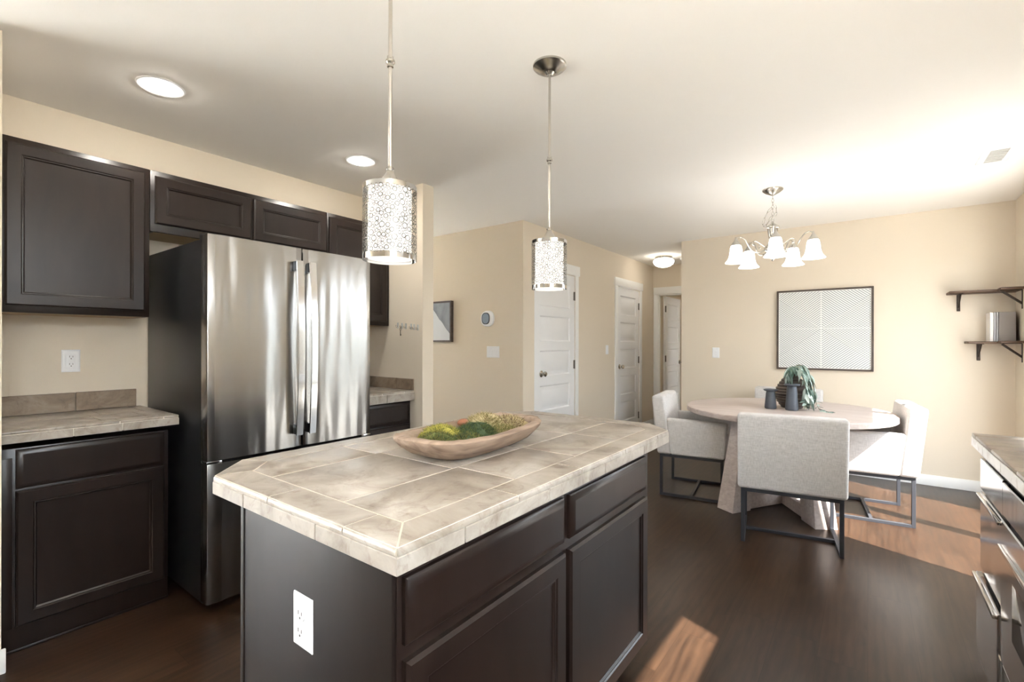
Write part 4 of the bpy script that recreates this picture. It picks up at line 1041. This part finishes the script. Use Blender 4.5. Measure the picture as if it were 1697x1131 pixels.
book('second thin grey book beside the wide grey one', 0.844, 0.857, 5.505, 5.665, 0.240, plain('mid_grey_cover', srgb(170, 169, 172), 0.5))
book('wide grey book against the right corner of the lower shelf', 0.858, 0.958, 5.505, 5.665, 0.241, plain('grey_cover', srgb(140, 134, 130), 0.6))

# ------------------------------------------------------------------ chandelier
CX, CY = -0.594, 4.175
chd = thing('chandelier', 'brushed nickel chandelier with five white bell glass shades over the table', 'chandelier', (CX, CY, H))
mb = MB(); mb.lathe([(0.074, H-0.0005), (0.072, H-0.008), (0.050, H-0.026), (0.030, H-0.036), (0.012, H-0.046), (0.001, H-0.048)], (CX, CY, 0), 40); obj('canopy', mb, NICKEL, chd)
mb = MB()
def link(c_, ax, L=0.026, W_=0.0075):
    c_ = Vector(c_); z_ = Vector(ax[0]).normalized(); x_ = Vector(ax[1]).normalized()
    mb.tube([c_+x_*(W_*math.sin(t))+z_*(L*0.62*math.cos(t)) for t in [2*PI*i/14 for i in range(14)]], 0.0016, 6, closed=True)
nl = 8; zt, zb = H-0.048, 2.222
for k in range(nl):
    z = zt+(zb-zt)*(k+0.5)/nl; link((CX, CY, z), ((0, 0, 1), (1, 0, 0) if k % 2 else (0, 1, 0)), 0.028)
lp = [(-0.006, 0, 2.335), (-0.035, 0, 2.305), (-0.058, 0, 2.262), (-0.070, 0, 2.215), (-0.062, 0, 2.185), (-0.045, 0, 2.205), (-0.024, 0, 2.235), (-0.008, 0, 2.265)]
for k in range(len(lp)-1):
    a_, b_ = Vector(lp[k]), Vector(lp[k+1]); d_ = b_-a_
    link(Vector((CX, CY, 0))+(a_+b_)/2, (d_, (0, 1, 0) if k % 2 else Vector((0, 1, 0)).cross(d_)), d_.length*0.95)
lp2 = [(0.006, 0, 2.36), (0.022, 0.01, 2.33), (0.024, 0.01, 2.295), (0.014, 0.0, 2.265)]
for k in range(3):
    a_, b_ = Vector(lp2[k]), Vector(lp2[k+1]); d_ = b_-a_; link(Vector((CX, CY, 0))+(a_+b_)/2, (d_, (0, 1, 0) if k % 2 else Vector((0, 1, 0)).cross(d_)), d_.length*0.95)
obj('chain', mb, NICKEL, chd)
mb = MB(); mb.lathe([(0.001, 2.228), (0.008, 2.224), (0.010, 2.212), (0.040, 2.190), (0.047, 2.182), (0.046, 2.174), (0.038, 2.170), (0.036, 2.155), (0.032, 2.12), (0.022, 2.085), (0.018, 2.075), (0.022, 2.066), (0.030, 2.058), (0.052, 2.035), (0.060, 2.018), (0.058, 2.005), (0.040, 1.990), (0.022, 1.965), (0.010, 1.945), (0.013, 1.935), (0.009, 1.922), (0.001, 1.915)], (CX, CY, 0), 32, caps=False); obj('body', mb, NICKEL, chd)
BELL = emit('bell_glass_lit', (1.0, 0.96, 0.91, 1), 4.2*LAMP)
for k in range(5):
    t = math.radians(-78+72*k); dx, dy = math.cos(t), math.sin(t); q = lambda r_, z: (CX+dx*r_, CY+dy*r_, z)
    pts = [(0.045, 2.012), (0.075, 1.995), (0.11, 1.985), (0.145, 1.995), (0.17, 2.025), (0.19, 2.065), (0.215, 2.098), (0.245, 2.110), (0.268, 2.100), (0.272, 2.085)]
    mb = MB(); mb.tube([cat([q(*p_) for p_ in pts], i/30) for i in range(31)], 0.0052, 8)
    sc = [(0.06, 2.03), (0.10, 2.06), (0.13, 2.075), (0.15, 2.065), (0.148, 2.045), (0.135, 2.042), (0.132, 2.055)]
    mb.tube([cat([q(*p_) for p_ in sc], i/24) for i in range(25)], 0.003, 6); obj('arm', mb, NICKEL, chd)
    x, y = q(0.272, 0)[:2]
    mb = MB(); mb.lathe([(0.001, 2.112), (0.006, 2.108), (0.008, 2.095), (0.018, 2.075), (0.034, 2.052), (0.036, 2.044), (0.030, 2.042)], (x, y, 0), 28, caps=False); obj('shade_cap', mb, NICKEL, chd)
    mb = MB(); mb.lathe([(0.030, 2.045), (0.038, 2.038), (0.043, 2.015), (0.046, 1.985), (0.051, 1.955), (0.060, 1.932), (0.073, 1.916), (0.079, 1.910), (0.077, 1.908), (0.070, 1.915), (0.056, 1.935), (0.047, 1.956), (0.042, 1.985), (0.039, 2.015), (0.030, 2.040)], (x, y, 0), 36, caps=False); obj('glass_shade', mb, BELL, chd)

# ------------------------------------------------------------------ appliances under the right counter
d = thing('drawer_dishwasher', 'stainless steel two-drawer appliance at the end of the right counter', 'dishwasher', (0.65, 2.45, 0))
XA = 0.362
mb = MB(); mb.box((XA+0.016, 2.262, 0.05), (0.94, 2.650, 0.855), 0, 0.003); mb.box((XA+0.06, 2.262, 0.0), (0.94, 2.650, 0.05)); obj('appliance_body', mb, STEELK, d)
Pf = lambda x: (lambda u, v, w: Vector((x-w, 2.258+u, v)))
mb = MB(); mb.nest(Pf(XA+0.016), 0.392, 0.018, [(0, 0), (0, 0.014), (0.002, 0.016)], v0=0.832); obj('top_rail', mb, GREYWHITE, d)
def front(name, x, v, h):
    mb = MB(); mb.nest(Pf(x+0.016), 0.392, h, [(0, 0), (0, 0.013), (0.003, 0.016)], v0=v); return obj(name, mb, STEELP, d)
def bar(parent, x, z, w=0.392, y=2.258):
    mb = MB(); mb.box((x-0.013, y, z-0.009), (x+0.004, y+w, z+0.006), 0, 0.003); obj('bar_handle', mb, CHROME, parent)
ft = front('control_panel', XA, 0.698, 0.122); fm = front('upper_drawer', XA, 0.385, 0.300); bar(fm, XA, 0.675)
flo = front('lower_drawer', XA-0.012, 0.055, 0.310); bar(flo, XA-0.012, 0.356)
mb = MB(); mb.box((XA+0.002, 2.266, 0.06), (XA+0.02, 2.646, 0.36)); obj('drawer_side', mb, DARK, flo)

r = thing('oven_range', 'stainless steel oven built in below the right counter, nearest the frame edge', 'oven', (0.65, 1.86, 0))
mb = MB(); mb.box((XA+0.016, 1.482, 0.05), (0.94, 2.244, 0.855), 0, 0.003); mb.box((XA+0.06, 1.482, 0.0), (0.94, 2.244, 0.05)); obj('oven_body', mb, STEELK, r)
Pr = lambda u, v, w: Vector((XA+0.014-w, 1.478+u, v))
mb = MB(); mb.nest(Pr, 0.770, 0.110, [(0, 0), (0, 0.013), (0.003, 0.016)], v0=0.706); obj('control_panel', mb, STEELP, r)
mb = MB(); mb.nest(Pr, 0.770, 0.020, [(0, 0), (0, 0.010), (0.003, 0.012)], v0=0.826); obj('top_rail', mb, DARK, r)
mb = MB(); mb.nest(Pr, 0.770, 0.470, [(0, 0), (0, 0.016), (0.003, 0.020)], v0=0.222); od = obj('oven_door', mb, STEELP, r)
mb = MB(); mb.nest(Pr, 0.450, 0.180, [(0, 0.0202), (0.002, 0.0210)], u0=0.16, v0=0.36); obj('oven_window', mb, plain('oven_glass', srgb(20, 20, 22), 0.05), od)
mb = MB(); mb.box((0.004, 0.594, 0.019), (0.766, 0.610, 0.030), 0, 0.003, 2, Pr); obj('bar_handle', mb, CHROME, od)
mb = MB(); mb.nest(Pr, 0.770, 0.150, [(0, 0), (0, 0.013), (0.003, 0.016)], v0=0.06); obj('lower_drawer', mb, STEELP, r)
c = thing('base_cabinet', 'dark brown base cabinet run under the right counter beyond the oven', 'cabinet', (0.65, 0.1, 0))
mb = MB(); mb.box((XA+0.02, -1.195, 0.0), (XR-0.005, 1.470, 0.862), 0, 0.002); obj('cabinet_body', mb, CAB, c)
for k in range(4):
    Pc = lambda u, v, w, k=k: Vector((XA+0.02-w, 1.46-0.66*k-u, v)); door_part(c, Pc, 0.01, 0.11, 0.62, 0.55); door_part(c, Pc, 0.01, 0.69, 0.62, 0.14, DRAW_STEPS, 'drawer')
